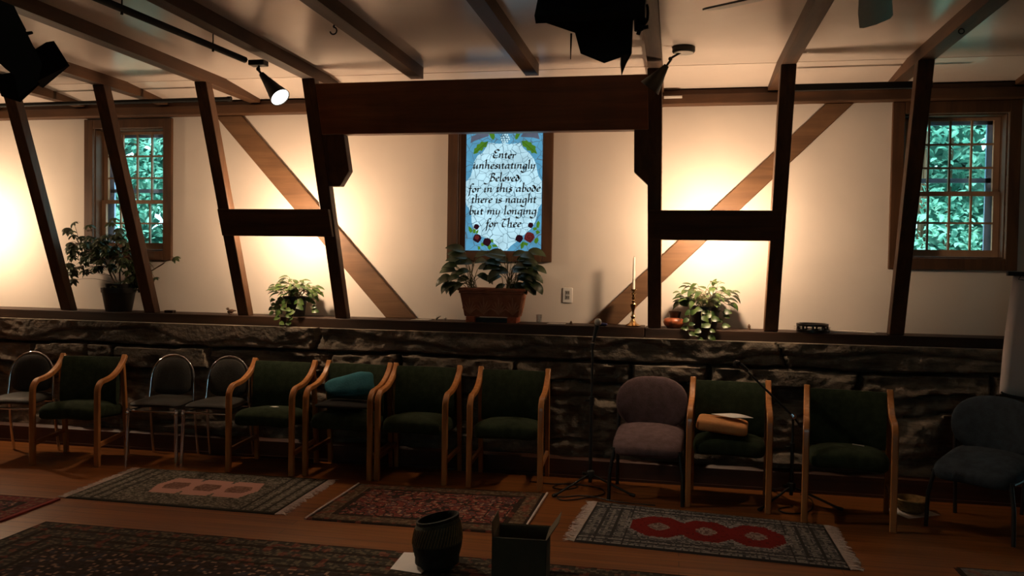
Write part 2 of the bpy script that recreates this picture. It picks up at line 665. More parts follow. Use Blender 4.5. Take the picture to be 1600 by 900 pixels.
def stone_relief(x, z):
    amp = .075 if z < .80 else .022
    zz = z + amp * noise.noise(Vector((x * 2.1, 0.3, 7.7))) + .008 * noise.noise(Vector((x * 9, z * 9, 2)))
    xx = x + .12 * noise.noise(Vector((x * 2.3, z * 3.1, 1.2)))
    h = 0.
    for ri, (a, b) in enumerate(rows):
        if a <= zz < b or (ri == 4 and zz >= b) or (ri == 0 and zz < 0):
            for (u, v, dep, tilt) in courses[ri]:
                if u <= xx < v:
                    e = min(xx - u, v - xx, zz - a if ri else 1, (b - zz) * (2.5 if ri == 3 else 1) if ri < 4 else 1)
                    top = sm01((b - zz) / .03) if ri < 4 else 1.
                    h = (.034 + sm01(e / .05) * (.022 + dep) if ri < 3 else sm01(e / .028) * (.05 + dep)) + tilt * (zz - (a + b) / 2) * 8 * .3
                    break
            k = .5 if ri == 4 else 1.
            h += k * (.055 * noise.noise(Vector((x * 3.2, z * 5.5, ri * 3.3))) + .024 * noise.noise(Vector((x * 11, z * 19, 5 + ri))) + .006 * noise.noise(Vector((x * 31, z * 44, 1))))
            if ri == 4:                     # long winding veins in the flat top course
                vy = zz - .97 + .05 * math.sin(x * 3.1 + 1.5 * noise.noise(Vector((x * .9, 0, 0)))) + .02 * math.sin(x * 7.7)
                h -= .016 * math.exp(-(vy / .012) ** 2)
                h += .010 * sm01((vy + .02) / .06)
            break
    h = min(h, .105)
    if z < .2:
        h = min(h, .05)
    return h


sb = MB()
nx, nz_ = 620, 84
x0s, x1s = -6.9, 3.6
for j in range(nz_ + 1):
    for i in range(nx + 1):
        x = x0s + (x1s - x0s) * i / nx
        z = 1.065 * j / nz_
        sb.v.append(Vector((x, 6.275 - stone_relief(x, z), z)))
for j in range(nz_):
    for i in range(nx):
        a = j * (nx + 1) + i
        sb.f.append((a, a + 1, a + nx + 2, a + nx + 1))
b = len(sb.v)
for i in range(nx + 1):                     # top of the stonework runs back under the ledge
    x = x0s + (x1s - x0s) * i / nx
    sb.v.append(Vector((x, 6.6, 1.06)))
for i in range(nx):
    a = nz_ * (nx + 1) + i
    sb.f.append((a, a + 1, b + i + 1, b + i))
struct('wall_base', sb, M['stone'], smooth=45)

bb = MB().box(XL, XR, 6.19, 6.235, 0, .135)
bb.box(XL, XR, 6.175, 6.235, 0, .02)
bb.hexa([(XL, 6.19, .135), (XR, 6.19, .135), (XR, 6.26, .135), (XL, 6.26, .135)], [(XL, 6.215, .155), (XR, 6.215, .155), (XR, 6.26, .155), (XL, 6.26, .155)])
struct('baseboard_back', bb, M['base'])

# ---- ledge, wall plate
struct('trim_1', MB().box(XL, -.222, 6.265, YW, 1.062, LED), M['ledge'], bevel=.006)
struct('trim_2', MB().box(-.218, XR, 6.275, YW, 1.055, LED - .004), M['ledge'], bevel=.006)
struct('trim_3', MB().box(XL, -2.55, 6.44, YW, 2.825, 2.90).box(XL, -2.55, 6.47, YW, 2.90, 2.935), M['old_x'], bevel=.006)
struct('trim_4', MB().box(-.30, XR, 6.44, YW, 2.825, 2.90).box(-.30, XR, 6.47, YW, 2.90, 2.94), M['old_x'], bevel=.006)

# ================================================================== TIMBER FRAME
LEAN = .3662


def lean(x, z, d=0.):
    """point on the leaning plane of the posts' front faces, d deeper"""
    return Vector((x, 6.285 - (z - LED) * LEAN + d, z))


PW, PD = .098, .085
POSTS = [(-5.195, -5.20, 'leaning dark timber post at the far left, left of the big potted plant'),
         (-4.39, -4.395, 'leaning dark timber post in front of the left sash window'),
         (-3.535, -3.535, 'leaning dark timber post at the left end of the left crosspiece'),
         (-2.68, -2.68, 'leaning dark timber post carrying the left end of the wide header'),
         (-.213, -.197, 'leaning dark timber post carrying the right end of the wide header, by the candle'),
         (.638, .640, 'leaning dark timber post at the right end of the right crosspiece'),
         (1.462, 1.493, 'leaning dark timber post in front of the right sash window')]
for (xt, xb, lab) in POSTS:
    bot, top = [], []
    for (x, z, lst) in ((xb, LED, bot), (xt, 2.914, top)):
        lst += [lean(x, z), lean(x + PW, z), lean(x + PW, z, PD), lean(x, z, PD)]
    tag(obj('timber_post', MB().hexa(bot, top), M['timber_z'], bevel=.005), lab, 'post', 'leaning posts along the ledge')

JX = [-6.0, -5.15, -4.34, -3.485, -2.632, atz(650, 122, 2.915).x, atz(827, 112, 2.915).x, -.163, .688, 1.512, 2.36]
JL = ['ceiling joist at the far left corner beyond the leftmost post',
      'ceiling joist resting on the leftmost leaning post', 'ceiling joist over the post in front of the left sash window',
      'ceiling joist over the post left of the left crosspiece', 'ceiling joist beside the lit cone spotlight',
      'ceiling joist with an iron hook, ending on the header', 'ceiling joist meeting the header right above the stained glass',
      'ceiling joist beside the unlit cone spotlight', 'ceiling joist over the post between right crosspiece and right window',
      'ceiling joist with a small iron ring, over the rightmost post', 'ceiling joist at the far right corner beyond the rightmost post']
for x, lab in zip(JX, JL):
    y0 = 5.76 if (-2.5 < x < -.3) else 6.47
    j = MB().box(x - .046, x + .046, YF, y0, 2.914, CZ + (.0))
    if y0 > 6:
        j = MB().box(x - .046, x + .046, YF, 5.93, 2.914, CZ)
        j.hexa([(x - .046, 5.93, 2.914), (x + .046, 5.93, 2.914), (x + .046, y0, 2.914), (x - .046, y0, 2.914)], [(x - .046, 5.93, CZ), (x + .046, 5.93, CZ), (x + .046, y0, 2.955), (x - .046, y0, 2.955)])
    tag(obj('ceiling_joist', j, M['old_y']), lab, 'joist', 'exposed ceiling joists')

hb = MB().hexa([lean(-2.58, 2.53, -.005), lean(-.202, 2.53, -.005), lean(-.202, 2.53, .08), lean(-2.58, 2.53, .08)],
               [lean(-2.58, 2.878, -.005), lean(-.210, 2.878, -.005), lean(-.210, 2.878, .08), lean(-2.58, 2.878, .08)])
hd = thing('header_beam', 'wide dark reddish header board spanning above the stained glass window', 'beam', lean(-1.4, 2.53))
part('beam', hb, M['header'], hd, True, bevel=.006)
for pts in (((-2.578, 2.53), (-2.41, 2.53), (-2.405, 2.275), (-2.492, 2.165), (-2.578, 2.165)),
            ((-.300, 2.53), (-.200, 2.53), (-.197, 2.16), (-.300, 2.255))):
    part('bracket', MB().prism([lean(x, z, .0) for x, z in pts], (0, .08, 0)), M['timber_z'], hd, True, bevel=.004)

for (xa, xb_, xc, lab) in ((-3.515, -2.592, 0, 'dark horizontal crosspiece joining the two posts left of the header'),
                           (-.20, .708, 0, 'dark horizontal crosspiece joining the two posts right of the header')):
    bot = [lean(xa, 1.787, -.048), lean(xb_, 1.787, -.048), lean(xb_, 1.787, -.001), lean(xa, 1.787, -.001)]
    top = [lean(xa, 1.992, -.048), lean(xb_, 1.992, -.048), lean(xb_, 1.992, -.001), lean(xa, 1.992, -.001)]
    tag(obj('crosspiece', MB().hexa(bot, top), M['timber_x'], bevel=.005), lab, 'crosspiece', 'horizontal crosspieces')

for pts, lab in ((((-3.884, 2.822), (-3.644, 2.822), (-2.078, LED), (-2.336, LED)), 'diagonal brown brace on the plaster, falling from left to right behind the left crosspiece'),
                 (((1.067, 2.822), (1.26, 2.822), (-.439, LED), (-.665, LED)), 'diagonal brown brace on the plaster, rising to the right behind the right crosspiece')):
    tag(obj('diagonal_brace', MB().prism([(x, YW - .035, z) for x, z in pts], (0, .035, 0)), M['brace'], bevel=.005), lab, 'brace', 'diagonal braces')

# ================================================================== WINDOWS
def casing(x0, x1, z0, z1, ox0, ox1, oz0, oz1):
    m = MB()
    y0, y1 = YW - .03, YW
    m.box(ox0, x0, y0, y1, oz0, oz1)
    m.box(x1, ox1, y0, y1, oz0, oz1)
    m.box(x0, x1, y0, y1, oz0, z0)
    m.box(x0, x1, y0, y1, z1, oz1)
    t = .012                                 # jamb lining
    m.box(x0, x0 + t, y1, YW + .17, z0, z1)
    m.box(x1 - t, x1, y1, YW + .17, z0, z1)
    m.box(x0 + t, x1 - t, y1, YW + .17, z0, z0 + t)
    m.box(x0 + t, x1 - t, y1, YW + .17, z1 - t, z1)
    return m


def sash_window(name, op, outer, glass_z, meet):
    x0, x1, z0, z1 = op
    fr = struct(name, casing(*op, *outer), M['old_z'], bevel=.004)
    a, b = x0 + .014, x1 - .014
    ys = YW + .075
    st = .042
    g0, g1 = glass_z
    for nm, lo, hi, y, n_r in (('lower_sash', z0 + .014, meet + .014, ys, 2), ('upper_sash', meet - .014, z1 - .014, ys + .028, 3)):
        m = MB()
        gl0 = g0 if nm == 'lower_sash' else meet + .018
        gl1 = meet - .018 if nm == 'lower_sash' else g1
        m.box(a, a + st, y, y + .026, lo, hi)
        m.box(b - st, b, y, y + .026, lo, hi)
        m.box(a + st, b - st, y, y + .026, lo, gl0)
        m.box(a + st, b - st, y, y + .026, gl1, hi)
        s_ = part(nm, m, M['sash'], fr, True)
        q = MB()
        for k in range(1, 4):
            x = a + st + (b - a - 2 * st) * k / 4
            q.box(x - .007, x + .007, y + .004, y + .022, gl0, gl1)
        for k in range(1, n_r):
            z = gl0 + (gl1 - gl0) * k / n_r
            q.box(a + st, b - st, y + .003, y + .023, z - .007, z + .007)
        part('muntins', q, M['sash'], s_, True)
        part('pane', MB().box(a + st, b - st, y + .011, y + .014, gl0, gl1), M['glass'], s_, True)
    m = MB()                                 # outside storm frame
    y = YW + .145
    m.box(a, a + .075, y, y + .02, z0 + .014, z1 - .014)
    m.box(b - .075, b, y, y + .02, z0 + .014, z1 - .014)
    m.box(a, b, y, y + .02, meet + .085, meet + .118)
    m.box(a, b, y, y + .02, z1 - .06, z1 - .014)
    m.box(a, b, y, y + .02, z0 + .014, z0 + .05)
    part('storm_frame', m, M['storm'], fr, True)
    return fr


sash_window('window_1', WINS[0], (-5.160, -4.303, 1.585, 2.815), (1.735, 2.70), 2.100)
sash_window('window_3', WINS[2], (1.530, 2.390, 1.605, 2.822), (1.752, 2.70), 2.165)

# ---- stained glass window
fr2 = struct('window_2', casing(*WINS[1], -1.826, -.968, 1.618, 2.815), M['old_z'], bevel=.004)
GY = YW + .045


def gp(px, py, d=0.):
    return aty(px, py, GY - d)


def flat(points, d):
    """a flat piece of glass, 1.5 mm thick, in front of the ground pane"""
    P = [Vector((p.x, GY - d, p.z)) for p in points]
    return MB().prism(P, (0, .0012, 0))


q = MB()
x0, x1, z0, z1 = WINS[1]
q.box(x0 + .012, gp(728, 300).x, GY - .012, GY + .02, z0 + .012, z1 - .012)
q.box(gp(847.5, 300).x, x1 - .012, GY - .012, GY + .02, z0 + .012, z1 - .012)
q.box(x0 + .012, x1 - .012, GY - .012, GY + .02, z0 + .012, gp(786, 392).z)
q.box(x0 + .012, x1 - .012, GY - .012, GY + .02, gp(786, 197).z, z1 - .012)
part('sash', q, M['timber_z'], fr2, True)
pane = part('pane', MB().box(x0 + .0125, x1 - .0125, GY, GY + .004, z0 + .0125, z1 - .0125), M['pane_blue'], fr2, True)


def A(x, y):
    return gp(700 + x / 8.182, 200 + y / 8.182)


def B(x, y):
    return gp(700 + x / 8.182, 300 + y / 8.182)


white = [A(520, 185), A(495, 235), A(440, 320), A(380, 352), A(332, 440), A(316, 520), A(290, 620), A(245, 672), A(226, 692), B(224, 110), B(240, 175),
         B(268, 205), B(298, 300), B(302, 390), B(330, 470), B(400, 560), B(520, 600), B(600, 660), B(640, 705), B(650, 748), B(755, 748), B(800, 690), B(870, 640),
         B(960, 560), B(1060, 470), B(1112, 390), B(1140, 290), B(1158, 200), B(1196, 150), A(1200, 680), A(1160, 620), A(1140, 545), A(1128, 470), A(1098, 395), A(1045, 325),
         A(970, 265), A(932, 185), A(860, 200), A(780, 206), A(720, 190), A(660, 203), A(590, 195)]
part('clear_field', flat(white, .0015), M['pane_white'], pane, True)
for pts in ([A(288, 195), A(300, 110), A(370, 78), A(522, 74), A(522, 102), A(440, 130), A(340, 166)],
            [A(930, 112), A(958, 68), A(1150, 64), A(1172, 145), A(1090, 122), A(980, 117)]):
    part('grey_wing', flat(pts, .0015), M['pane_grey'], pane, True)
for pts in ([A(326, 335), A(338, 262), A(365, 250), A(372, 212), A(410, 200), A(425, 172), A(470, 182), A(518, 168), A(500, 205), A(492, 245), A(455, 250), A(440, 290), A(400, 290), A(375, 322)],
            [A(940, 168), A(1010, 160), A(1025, 178), A(1065, 182), A(1075, 212), A(1122, 235), A(1118, 270), A(1142, 332), A(1100, 318), A(1070, 325), A(1055, 290), A(1010, 285), A(1000, 250), A(955, 232)],
            [A(524, 74), A(545, 120), A(560, 140), A(588, 152), A(600, 110), A(594, 74)],
            [A(872, 74), A(856, 120), A(866, 150), A(890, 138), A(905, 112), A(926, 72)],
            [B(262, 435), B(300, 460), B(318, 500), B(290, 525), B(265, 490)], [B(325, 470), B(360, 480), B(350, 530), B(318, 520)], [B(360, 500), B(392, 480), B(385, 520), B(360, 540)],
            [B(420, 655), B(460, 640), B(500, 670), B(430, 695)], [B(550, 600), B(578, 605), B(580, 650), B(545, 640)], [B(560, 675), B(610, 668), B(640, 700), B(575, 705)],
            [B(505, 690), B(545, 672), B(560, 705), B(535, 745), B(508, 720)], [B(380, 690), B(415, 700), B(410, 735), B(385, 740)],
            [B(1130, 400), B(1155, 365), B(1178, 395), B(1160, 460), B(1130, 455)], [B(1085, 460), B(1130, 450), B(1140, 480), B(1095, 495)], [B(1120, 500), B(1150, 485), B(1180, 520), B(1135, 545)],
            [B(1110, 600), B(1150, 580), B(1160, 620), B(1130, 665), B(1100, 640)], [B(925, 670), B(955, 632), B(990, 650), B(965, 710), B(935, 733)], [B(985, 640), B(1028, 660), B(1010, 690), B(975, 675)]):
    part('leaf_piece', flat(pts, .003), M['pane_green'], pane, True)


def disc(cx, cy_, r, n=9, wob=.12, fn=B):
    return [fn(cx + r * (1 + wob * math.sin(3 * k)) * math.cos(-2 * PI * k / n), cy_ + r * (1 + wob * math.sin(3 * k)) * math.sin(-2 * PI * k / n)) for k in range(n)]


for (cx, cy_, r, mm) in ((365, 445, 36, 'pane_dark'), (375, 592, 55, 'pane_dark'), (500, 640, 54, 'pane_dark'), (1058, 425, 36, 'pane_dark'), (912, 595, 50, 'pane_dark'), (1042, 578, 68, 'pane_rose'), (372, 580, 30, 'pane_rose')):
    part('rose_piece', flat(disc(cx, cy_, r), .0045 if mm == 'pane_dark' else .006), M[mm], pane, True)
rl = MB()                                    # lead spiral inside the open rose, veins of the leaves
sp = [B(1042 + (6 + 5.0 * k) * math.cos(k * .9), 578 + (6 + 5.0 * k) * math.sin(k * .9)) for k in range(12)]
rl.tube([(p.x, GY - .0068, p.z) for p in sp], .0013, 4)
for a_, b_ in ((A(335, 325), A(510, 175)), (A(948, 172), A(1135, 325)), (B(935, 725), B(960, 640)), (B(1140, 455), B(1158, 375))):
    rl.tube([(a_.x, GY - .0040, a_.z), (b_.x, GY - .0040, b_.z)], .0013, 4)
bead = MB()
for (bx, by, r) in ((700, 90, 15), (730, 86, 15), (760, 90, 15), (685, 120, 14), (715, 118, 15), (745, 118, 15), (775, 120, 14), (690, 150, 15), (722, 150, 16), (755, 150, 15), (785, 145, 12), (700, 178, 14), (730, 180, 15), (760, 176, 13)):
    ring = disc(bx, by, r, 10, 0, A)
    bead.prism([Vector((p.x, GY - .003, p.z)) for p in ring], (0, .0012, 0))
    rl.tube([(p.x, GY - .0034, p.z) for p in ring], .001, 4, closed=True)
part('bead_cluster', bead, M['pane_white'], pane, True)
part('lead_lines', rl, M['lead'], pane, True)

# ---- calligraphy painted on the glass: each stroke is a broad-nib pen path
G = {
    'n': ([[(0, .85), (.12, 1.02), (.17, .9), (.17, 0)], [(.17, .62), (.42, .98), (.62, .95), (.66, .8), (.66, .15), (.74, 0), (.9, .12)]], 1.0),
    't': ([[(.22, 1.35), (.22, .2), (.34, 0), (.55, .12)], [(0, .97), (.5, .97)]], .62),
    'e': ([[(.12, .52), (.5, .6), (.6, .82), (.42, 1), (.14, .8), (.1, .3), (.3, 0), (.62, .15)]], .74),
    'r': ([[(0, .85), (.12, 1.02), (.17, .9), (.17, 0)], [(.17, .62), (.38, .98), (.62, .92)]], .66),
    'u': ([[(0, .88), (.11, 1.02), (.14, .2), (.3, 0), (.64, .32)], [(.66, 1), (.66, .15), (.75, 0), (.9, .12)]], 1.0),
    'h': ([[(-.02, 1.95), (.14, 2.1), (.15, 0)], [(.15, .62), (.42, .98), (.62, .95), (.66, .8), (.66, .15), (.74, 0), (.9, .12)]], 1.0),
    's': ([[(.56, .9), (.36, 1), (.14, .84), (.22, .6), (.46, .42), (.5, .16), (.3, 0), (.02, .1)]], .68),
    'i': ([[(0, .88), (.13, 1.02), (.15, .15), (.25, 0), (.4, .12)], [(.18, 1.42), (.3, 1.5)]], .48),
    'a': ([[(.64, .95), (.36, 1), (.12, .7), (.1, .25), (.27, 0), (.62, .4)], [(.66, 1), (.66, .15), (.75, 0), (.9, .12)]], 1.0),
    'g': ([[(.64, .95), (.36, 1), (.12, .7), (.1, .25), (.27, 0), (.62, .4)], [(.66, 1), (.64, -.5), (.42, -.95), (.05, -.9), (-.2, -.6)]], .92),
    'l': ([[(-.02, 1.95), (.14, 2.1), (.15, .15), (.26, 0), (.42, .12)]], .5),
    'y': ([[(0, .88), (.11, 1.02), (.14, .2), (.3, 0), (.62, .35)], [(.66, 1), (.62, .1), (.42, -.75), (.2, -.95)]], .9),
    'o': ([[(.38, 1), (.12, .75), (.12, .25), (.35, 0), (.62, .25), (.62, .75), (.38, 1)]], .8),
    'v': ([[(0, .88), (.12, 1), (.32, .02)], [(.32, .02), (.62, .7), (.56, 1)]], .76),
    'd': ([[(.62, .66), (.38, .98), (.12, .7), (.12, .25), (.35, 0), (.62, .3), (.62, .8), (.36, 1.3), (.05, 1.5)]], .82),
    'f': ([[(.82, 1.9), (.56, 2.1), (.36, 1.7), (.32, 0), (.26, -.95)], [(.05, .97), (.66, .97)]], .68),
    'b': ([[(-.02, 1.95), (.14, 2.1), (.14, .2), (.34, 0), (.62, .25), (.62, .75), (.42, 1), (.14, .7)]], .8),
    'm': ([[(0, .85), (.12, 1.02), (.17, .9), (.17, 0)], [(.17, .62), (.42, .98), (.6, .95), (.64, .8), (.64, 0)], [(.64, .62), (.88, .98), (1.08, .95), (1.12, .8), (1.12, .15), (1.2, 0), (1.36, .12)]], 1.46),
    'E': ([[(1.05, 1.75), (.66, 1.98), (.25, 1.7), (.34, 1.3), (.62, 1.12)], [(.62, 1.12), (.2, .8), (.1, .25), (.4, -.12), (.9, .05)]], 1.05),
    'B': ([[(.5, 1.9), (.42, .5), (.22, -.35), (-.3, -.7), (-.7, -.5)], [(.05, 1.55), (.5, 1.98), (.98, 1.75), (.88, 1.3), (.52, 1.05)], [(.52, 1.05), (1.0, .85), (1.05, .3), (.65, 0), (.4, .1)]], 1.25),
    'T': ([[(.0, 1.5), (.2, 1.9), (.6, 1.85), (1.25, 1.98)], [(.75, 1.85), (.38, 1.3), (.28, .4), (.5, 0), (1.0, .22)]], 1.12),
    ',': ([[(.15, .12), (.17, -.1), (.02, -.42)]], .35),
}
LINES = [('Enter', 770.3, 806.3, 246.0, 248.0), ('unhesitatingly', 739.8, 837.6, 263.6, 263.2), ('Beloved,', 763.5, 815.6, 283.2, 283.0), ('for in this abode', 731.5, 845.2, 300.6, 299.0),
         ('there is naught', 736.8, 838.8, 316.9, 316.6), ('but my longing', 733.8, 839.5, 335.0, 334.6), ('for Thee', 758.5, 815.0, 354.6, 354.4)]
txt = MB()
XH = 6.3
for (s_, xa, xb_, ya, yb_) in LINES:
    adv = sum((G[c][1] if c != ' ' else .55) for c in s_)
    sx = (xb_ - xa) / adv
    x = 0.
    for c in s_:
        if c == ' ':
            x += .55
            continue
        for stroke in G[c][0]:
            pts = arc([(p[0], p[1], 0) for p in stroke], 5)
            W = []
            for p in pts:
                px = xa + (x + p.x + .10 * p.y - .05) * sx
                base = ya + (yb_ - ya) * (px - xa) / (xb_ - xa)
                W.append((px, base - p.y * XH))
            nx_, ny_ = 1.08, -.82             # nib half-width in photo pixels, 38 degrees
            for (p, q_) in zip(W[:-1], W[1:]):
                t_ = Vector((q_[0] - p[0], q_[1] - p[1]))
                if t_.length < 1e-5:
                    continue
                ext = Vector((-t_.y, t_.x)).normalized() * .42
                quad = []
                for (cx, cy_, sg) in ((p[0], p[1], -1), (q_[0], q_[1], -1), (q_[0], q_[1], 1), (p[0], p[1], 1)):
                    quad.append((cx + sg * nx_, cy_ + sg * ny_))
                area = (quad[1][0] - quad[0][0]) * (quad[3][1] - quad[0][1]) - (quad[1][1] - quad[0][1]) * (quad[3][0] - quad[0][0])
                if abs(area) < .45 * t_.length:     # along the nib: keep a hairline
                    quad = [(p[0] - ext.x, p[1] - ext.y), (q_[0] - ext.x, q_[1] - ext.y), (q_[0] + ext.x, q_[1] + ext.y), (p[0] + ext.x, p[1] + ext.y)]
                P3 = [Vector((gp(*a_).x, GY - .0050, gp(*a_).z)) for a_ in quad]
                txt.prism(P3, (0, .001, 0))
        x += G[c][1]
part('lettering', txt, M['lead'], pane, True)

# ================================================================== GARDEN outside
def shrub(name, cx, cyy, w, seed, label):
    random.seed(seed)
    t = thing(name, label, 'shrub', (cx, cyy, -.1), group='garden shrubs outside the windows')
    lf, back, st = MB(), MB(), MB()
    for k in range(11000):
        x = random.uniform(-w, w)
        z = random.uniform(.9, 4.3)
        lump = .45 * noise.noise(Vector((x * 1.3 + seed, z * 1.3, 0))) + .18 * noise.noise(Vector((x * 4 + seed, z * 4, 3)))
        y = -lump + random.uniform(0, .35)
        if noise.noise(Vector((x * 1.7, z * 1.9, seed + 9))) < -.32 and random.random() < .85:
            continue
        d = Vector((random.gauss(0, 1), random.gauss(-.5, .5), random.gauss(-.25, .7)))
        L = random.uniform(.05, .115)
        lf.leaf((x, y, z), d, (random.gauss(0, .4), -.6, 1), L, L * .5, random.uniform(.2, .9), 3, .75, .2)
    for k in range(1500):
        x = random.uniform(-w, w)
        z = random.uniform(.6, 4.4)
        d = Vector((random.gauss(0, 1), random.gauss(-.3, .4), random.gauss(0, .8)))
        L = random.uniform(.25, .42)
        back.leaf((x, random.uniform(.65, .95), z), d, (0, -1, .6), L, L * .6, .5, 3)
    for k in range(11):
        x = random.uniform(-w * .9, w * .9)
        st.tube(arc([(x * .5, .3, 0), (x * .8, .3, 1.2), (x, .25, 2.4), (x * 1.05, .2, 3.6)], 4), [.035 - .0018 * i for i in range(13)], 6)
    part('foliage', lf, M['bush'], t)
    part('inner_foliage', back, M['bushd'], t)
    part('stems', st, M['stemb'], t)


shrub('garden_shrub', -6.0, 8.2, 1.9, 3, 'leafy green shrub outside the left sash window')
shrub('garden_shrub', 2.3, 8.2, 1.9, 11, 'leafy green shrub outside the right sash window')
struct('outside_ground', MB().box(-14, 10, 6.8, 18, -.2, -.1), M['ground'])

# ================================================================== CHAIRS
def rbox(mb, x0, x1, y0, y1, z0, z1, crown=0., nx=10, ny=8):
    """upholstered slab: rounded edges, crowned top"""
    cx, cyy = (x0 + x1) / 2, (y0 + y1) / 2

    def bl(p):
        p.z += crown * max(0, 1 - (p.x / (x1 - cx)) ** 2) * max(0, 1 - (p.y / (y1 - cyy)) ** 2) * (1 if p.z > 0 else 0)
        return p
    return mb.pillow((cx, cyy, (z0 + z1) / 2), (x1 - x0) / 2, (y1 - y0) / 2, (z1 - z0) / 2, .22, 40, 14, None, bl)


def make_armchair(label):
    t = thing('armchair', label, 'chair', group='green armchairs along the stone wall')
    s = MB()
    s.pillow((0, -.005, .388), .234, .234, .066, .25, 40, 14, None, lambda p: Vector((p.x, p.y, p.z + .018 * (1 - (p.x / .24) ** 2) - .05 * (p.y / .245) * .5 - (.03 * max(0, -p.y / .245 - .6) / .4))), ev=.5)
    part('seat', s, M['green'], t, smooth=50)
    b = MB()
    n = 14
    prof = [(.025, .43), (.0, .435), (-.012, .46), (-.008, .6), (.012, .7), (.03, .775), (.045, .80), (.065, .80), (.075, .785), (.06, .7), (.045, .6), (.04, .5), (.035, .435)]
    rings = []
    for i in range(n + 1):
        x = -.232 + .464 * i / n
        cv = .022 * (1 - (x / .232) ** 2)
        rings.append([Vector((x, .088 + cv + u * 1.05, z)) for u, z in prof])
    m = len(prof)
    o0 = len(b.v)
    for r_ in rings:
        b.v += r_
    for i in range(n):
        for k in range(m):
            a = o0 + i * m
            b.f.append((a + k, a + (k + 1) % m, a + m + (k + 1) % m, a + m + k))
    b.f.append(tuple(o0 + k for k in range(m - 1, -1, -1)))
    b.f.append(tuple(o0 + n * m + k for k in range(m)))
    part('backrest', b, M['green'], t, smooth=50)
    for sg in (-1, 1):
        x = sg * .255
        path = arc([(x, -.232, 0), (x, -.232, .3), (x, -.232, .545), (x, -.222, .605), (x, -.180, .643), (x, -.11, .652), (x, -.02, .668), (x, .07, .708), (x, .14, .765), (x, .175, .815)], 5)
        part('arm_frame', MB().band(path, (1, 0, 0), .040, .034), M['oak'], t, smooth=35, bevel=.006)
        part('leg', MB().band(arc([(x, .135, .745), (x, .150, .62), (x, .172, .42), (x, .192, .2), (x, .208, 0)], 4), (1, 0, 0), .034, .032), M['oak'], t, smooth=35, bevel=.004)
        part('stretcher', MB().band([(x, -.222, .165), (x, .190, .185)], (1, 0, 0), .022, .034), M['oaky'], t, bevel=.003)
    return t


def place(mx, my, deg):
    th = math.radians(deg)
    off = Matrix.Rotation(th, 3, 'Z') @ Vector((0, .232, 0))
    return (mx + off.x, my + off.y, 0), th


ARM = [(-4.553, 5.546, 8, 'leftmost green armchair, standing on bare floor between two chrome chairs'),
       (-3.02, 5.70, 0, 'green armchair with a white scrap on its seat, right of the chrome chairs'),
       (-2.42, 5.735, -1.5, 'green armchair holding the teal cushion'),
       (-1.857, 5.74, 0, 'green armchair immediately right of the one with the teal cushion'),
       (-1.162, 5.735, 2, 'green armchair standing alone left of the straight microphone stand'),
       (.366, 5.61, -3.7, 'green armchair holding the tan cushion and white sheet'),
       (1.077, 5.417, -8.2, 'rightmost green armchair, beside the boom microphone stand')]
arm0 = make_armchair(ARM[0][3])
ACH = []
for i, (mx, my, deg, lab) in enumerate(ARM):
    loc, th = place(mx, my, deg)
    if i == 0:
        arm0.location = loc
        arm0.rotation_euler.z = th
        ACH.append(arm0)
    else:
        ACH.append(dup(arm0, loc, th, lab))


def make_chrome(label):
    t = thing('stacking_chair', label, 'chair', group='chrome chairs with arched backs')
    r = .011
    hoop = [(-.185, .10, .44), (-.182, .115, .53), (-.178, .125, .62)]
    hoop += [(-.178 * math.cos(a), .125 + .03 * math.sin(a), .62 + .195 * math.sin(a)) for a in [PI * k / 14 for k in range(1, 14)]]
    hoop += [(.178, .125, .62), (.182, .115, .53), (.185, .10, .44)]
    part('back_hoop', MB().tube(hoop, r, 8), M['chrome'], t, smooth=60)
    b = MB()
    ring = []
    for k in range(28):                      # arched pad inside the hoop
        a = 2 * PI * k / 28
        x = .162 * math.copysign(abs(math.cos(a)) ** .7, math.cos(a))
        z = math.sin(a)
        z = .62 + (.178 * z if z > 0 else .125 * math.copysign(abs(z) ** .45, z))
        ring.append((x, z))
    o0 = len(b.v)
    layers = [(-.026, .86), (-.032, .6), (-.018, 1.0), (.014, 1.0), (.02, .9)]
    order = [(-.030, .55), (-.026, .85), (-.014, .98), (.012, 1.0), (.02, .9)]
    for (dy, sc_) in order:
        for (x, z) in ring:
            zz = .61 + (z - .61) * sc_
            b.v.append(Vector((x * sc_, .112 + (zz - .5) * .11 + dy, zz)))
    for i in range(len(order) - 1):
        for k in range(28):
            b.f.append((o0 + i * 28 + k, o0 + i * 28 + (k + 1) % 28, o0 + (i + 1) * 28 + (k + 1) % 28, o0 + (i + 1) * 28 + k))
    b.f.append(tuple(o0 + k for k in range(27, -1, -1)))
    b.f.append(tuple(o0 + (len(order) - 1) * 28 + k for k in range(28)))
    part('back_pad', b, M['vinyl'], t, smooth=50)
    s = MB().pillow((0, -.01, .455), .195, .210, .036, .38, 36, 12, None, lambda p: Vector((p.x * (1 - .10 * p.y / .215), p.y, p.z + .012 * (1 - (p.x / .215) ** 2))))
    part('seat', s, M['vinyl'], t, smooth=50)
    part('seat_frame', MB().tube([(-.185, -.20, .412), (.185, -.20, .412), (.17, .19, .412), (-.17, .19, .412)], .010, 8, closed=True), M['chrome'], t, smooth=60)
    for sx in (-1, 1):
        f = part('leg', MB().tube([(sx * .192, -.205, .435), (sx * .196, -.212, .2), (sx * .20, -.222, 0)], .0155, 10), M['chrome'], t, smooth=60)
        part('corner_ball', MB().ball((sx * .194, -.212, .40), .017, 10), M['chrome'], f, smooth=60)
        part('leg', MB().tube([(sx * .185, .12, .45), (sx * .187, .15, .2), (sx * .19, .19, 0)], .012, 8), M['chrome'], t, smooth=60)
    return t


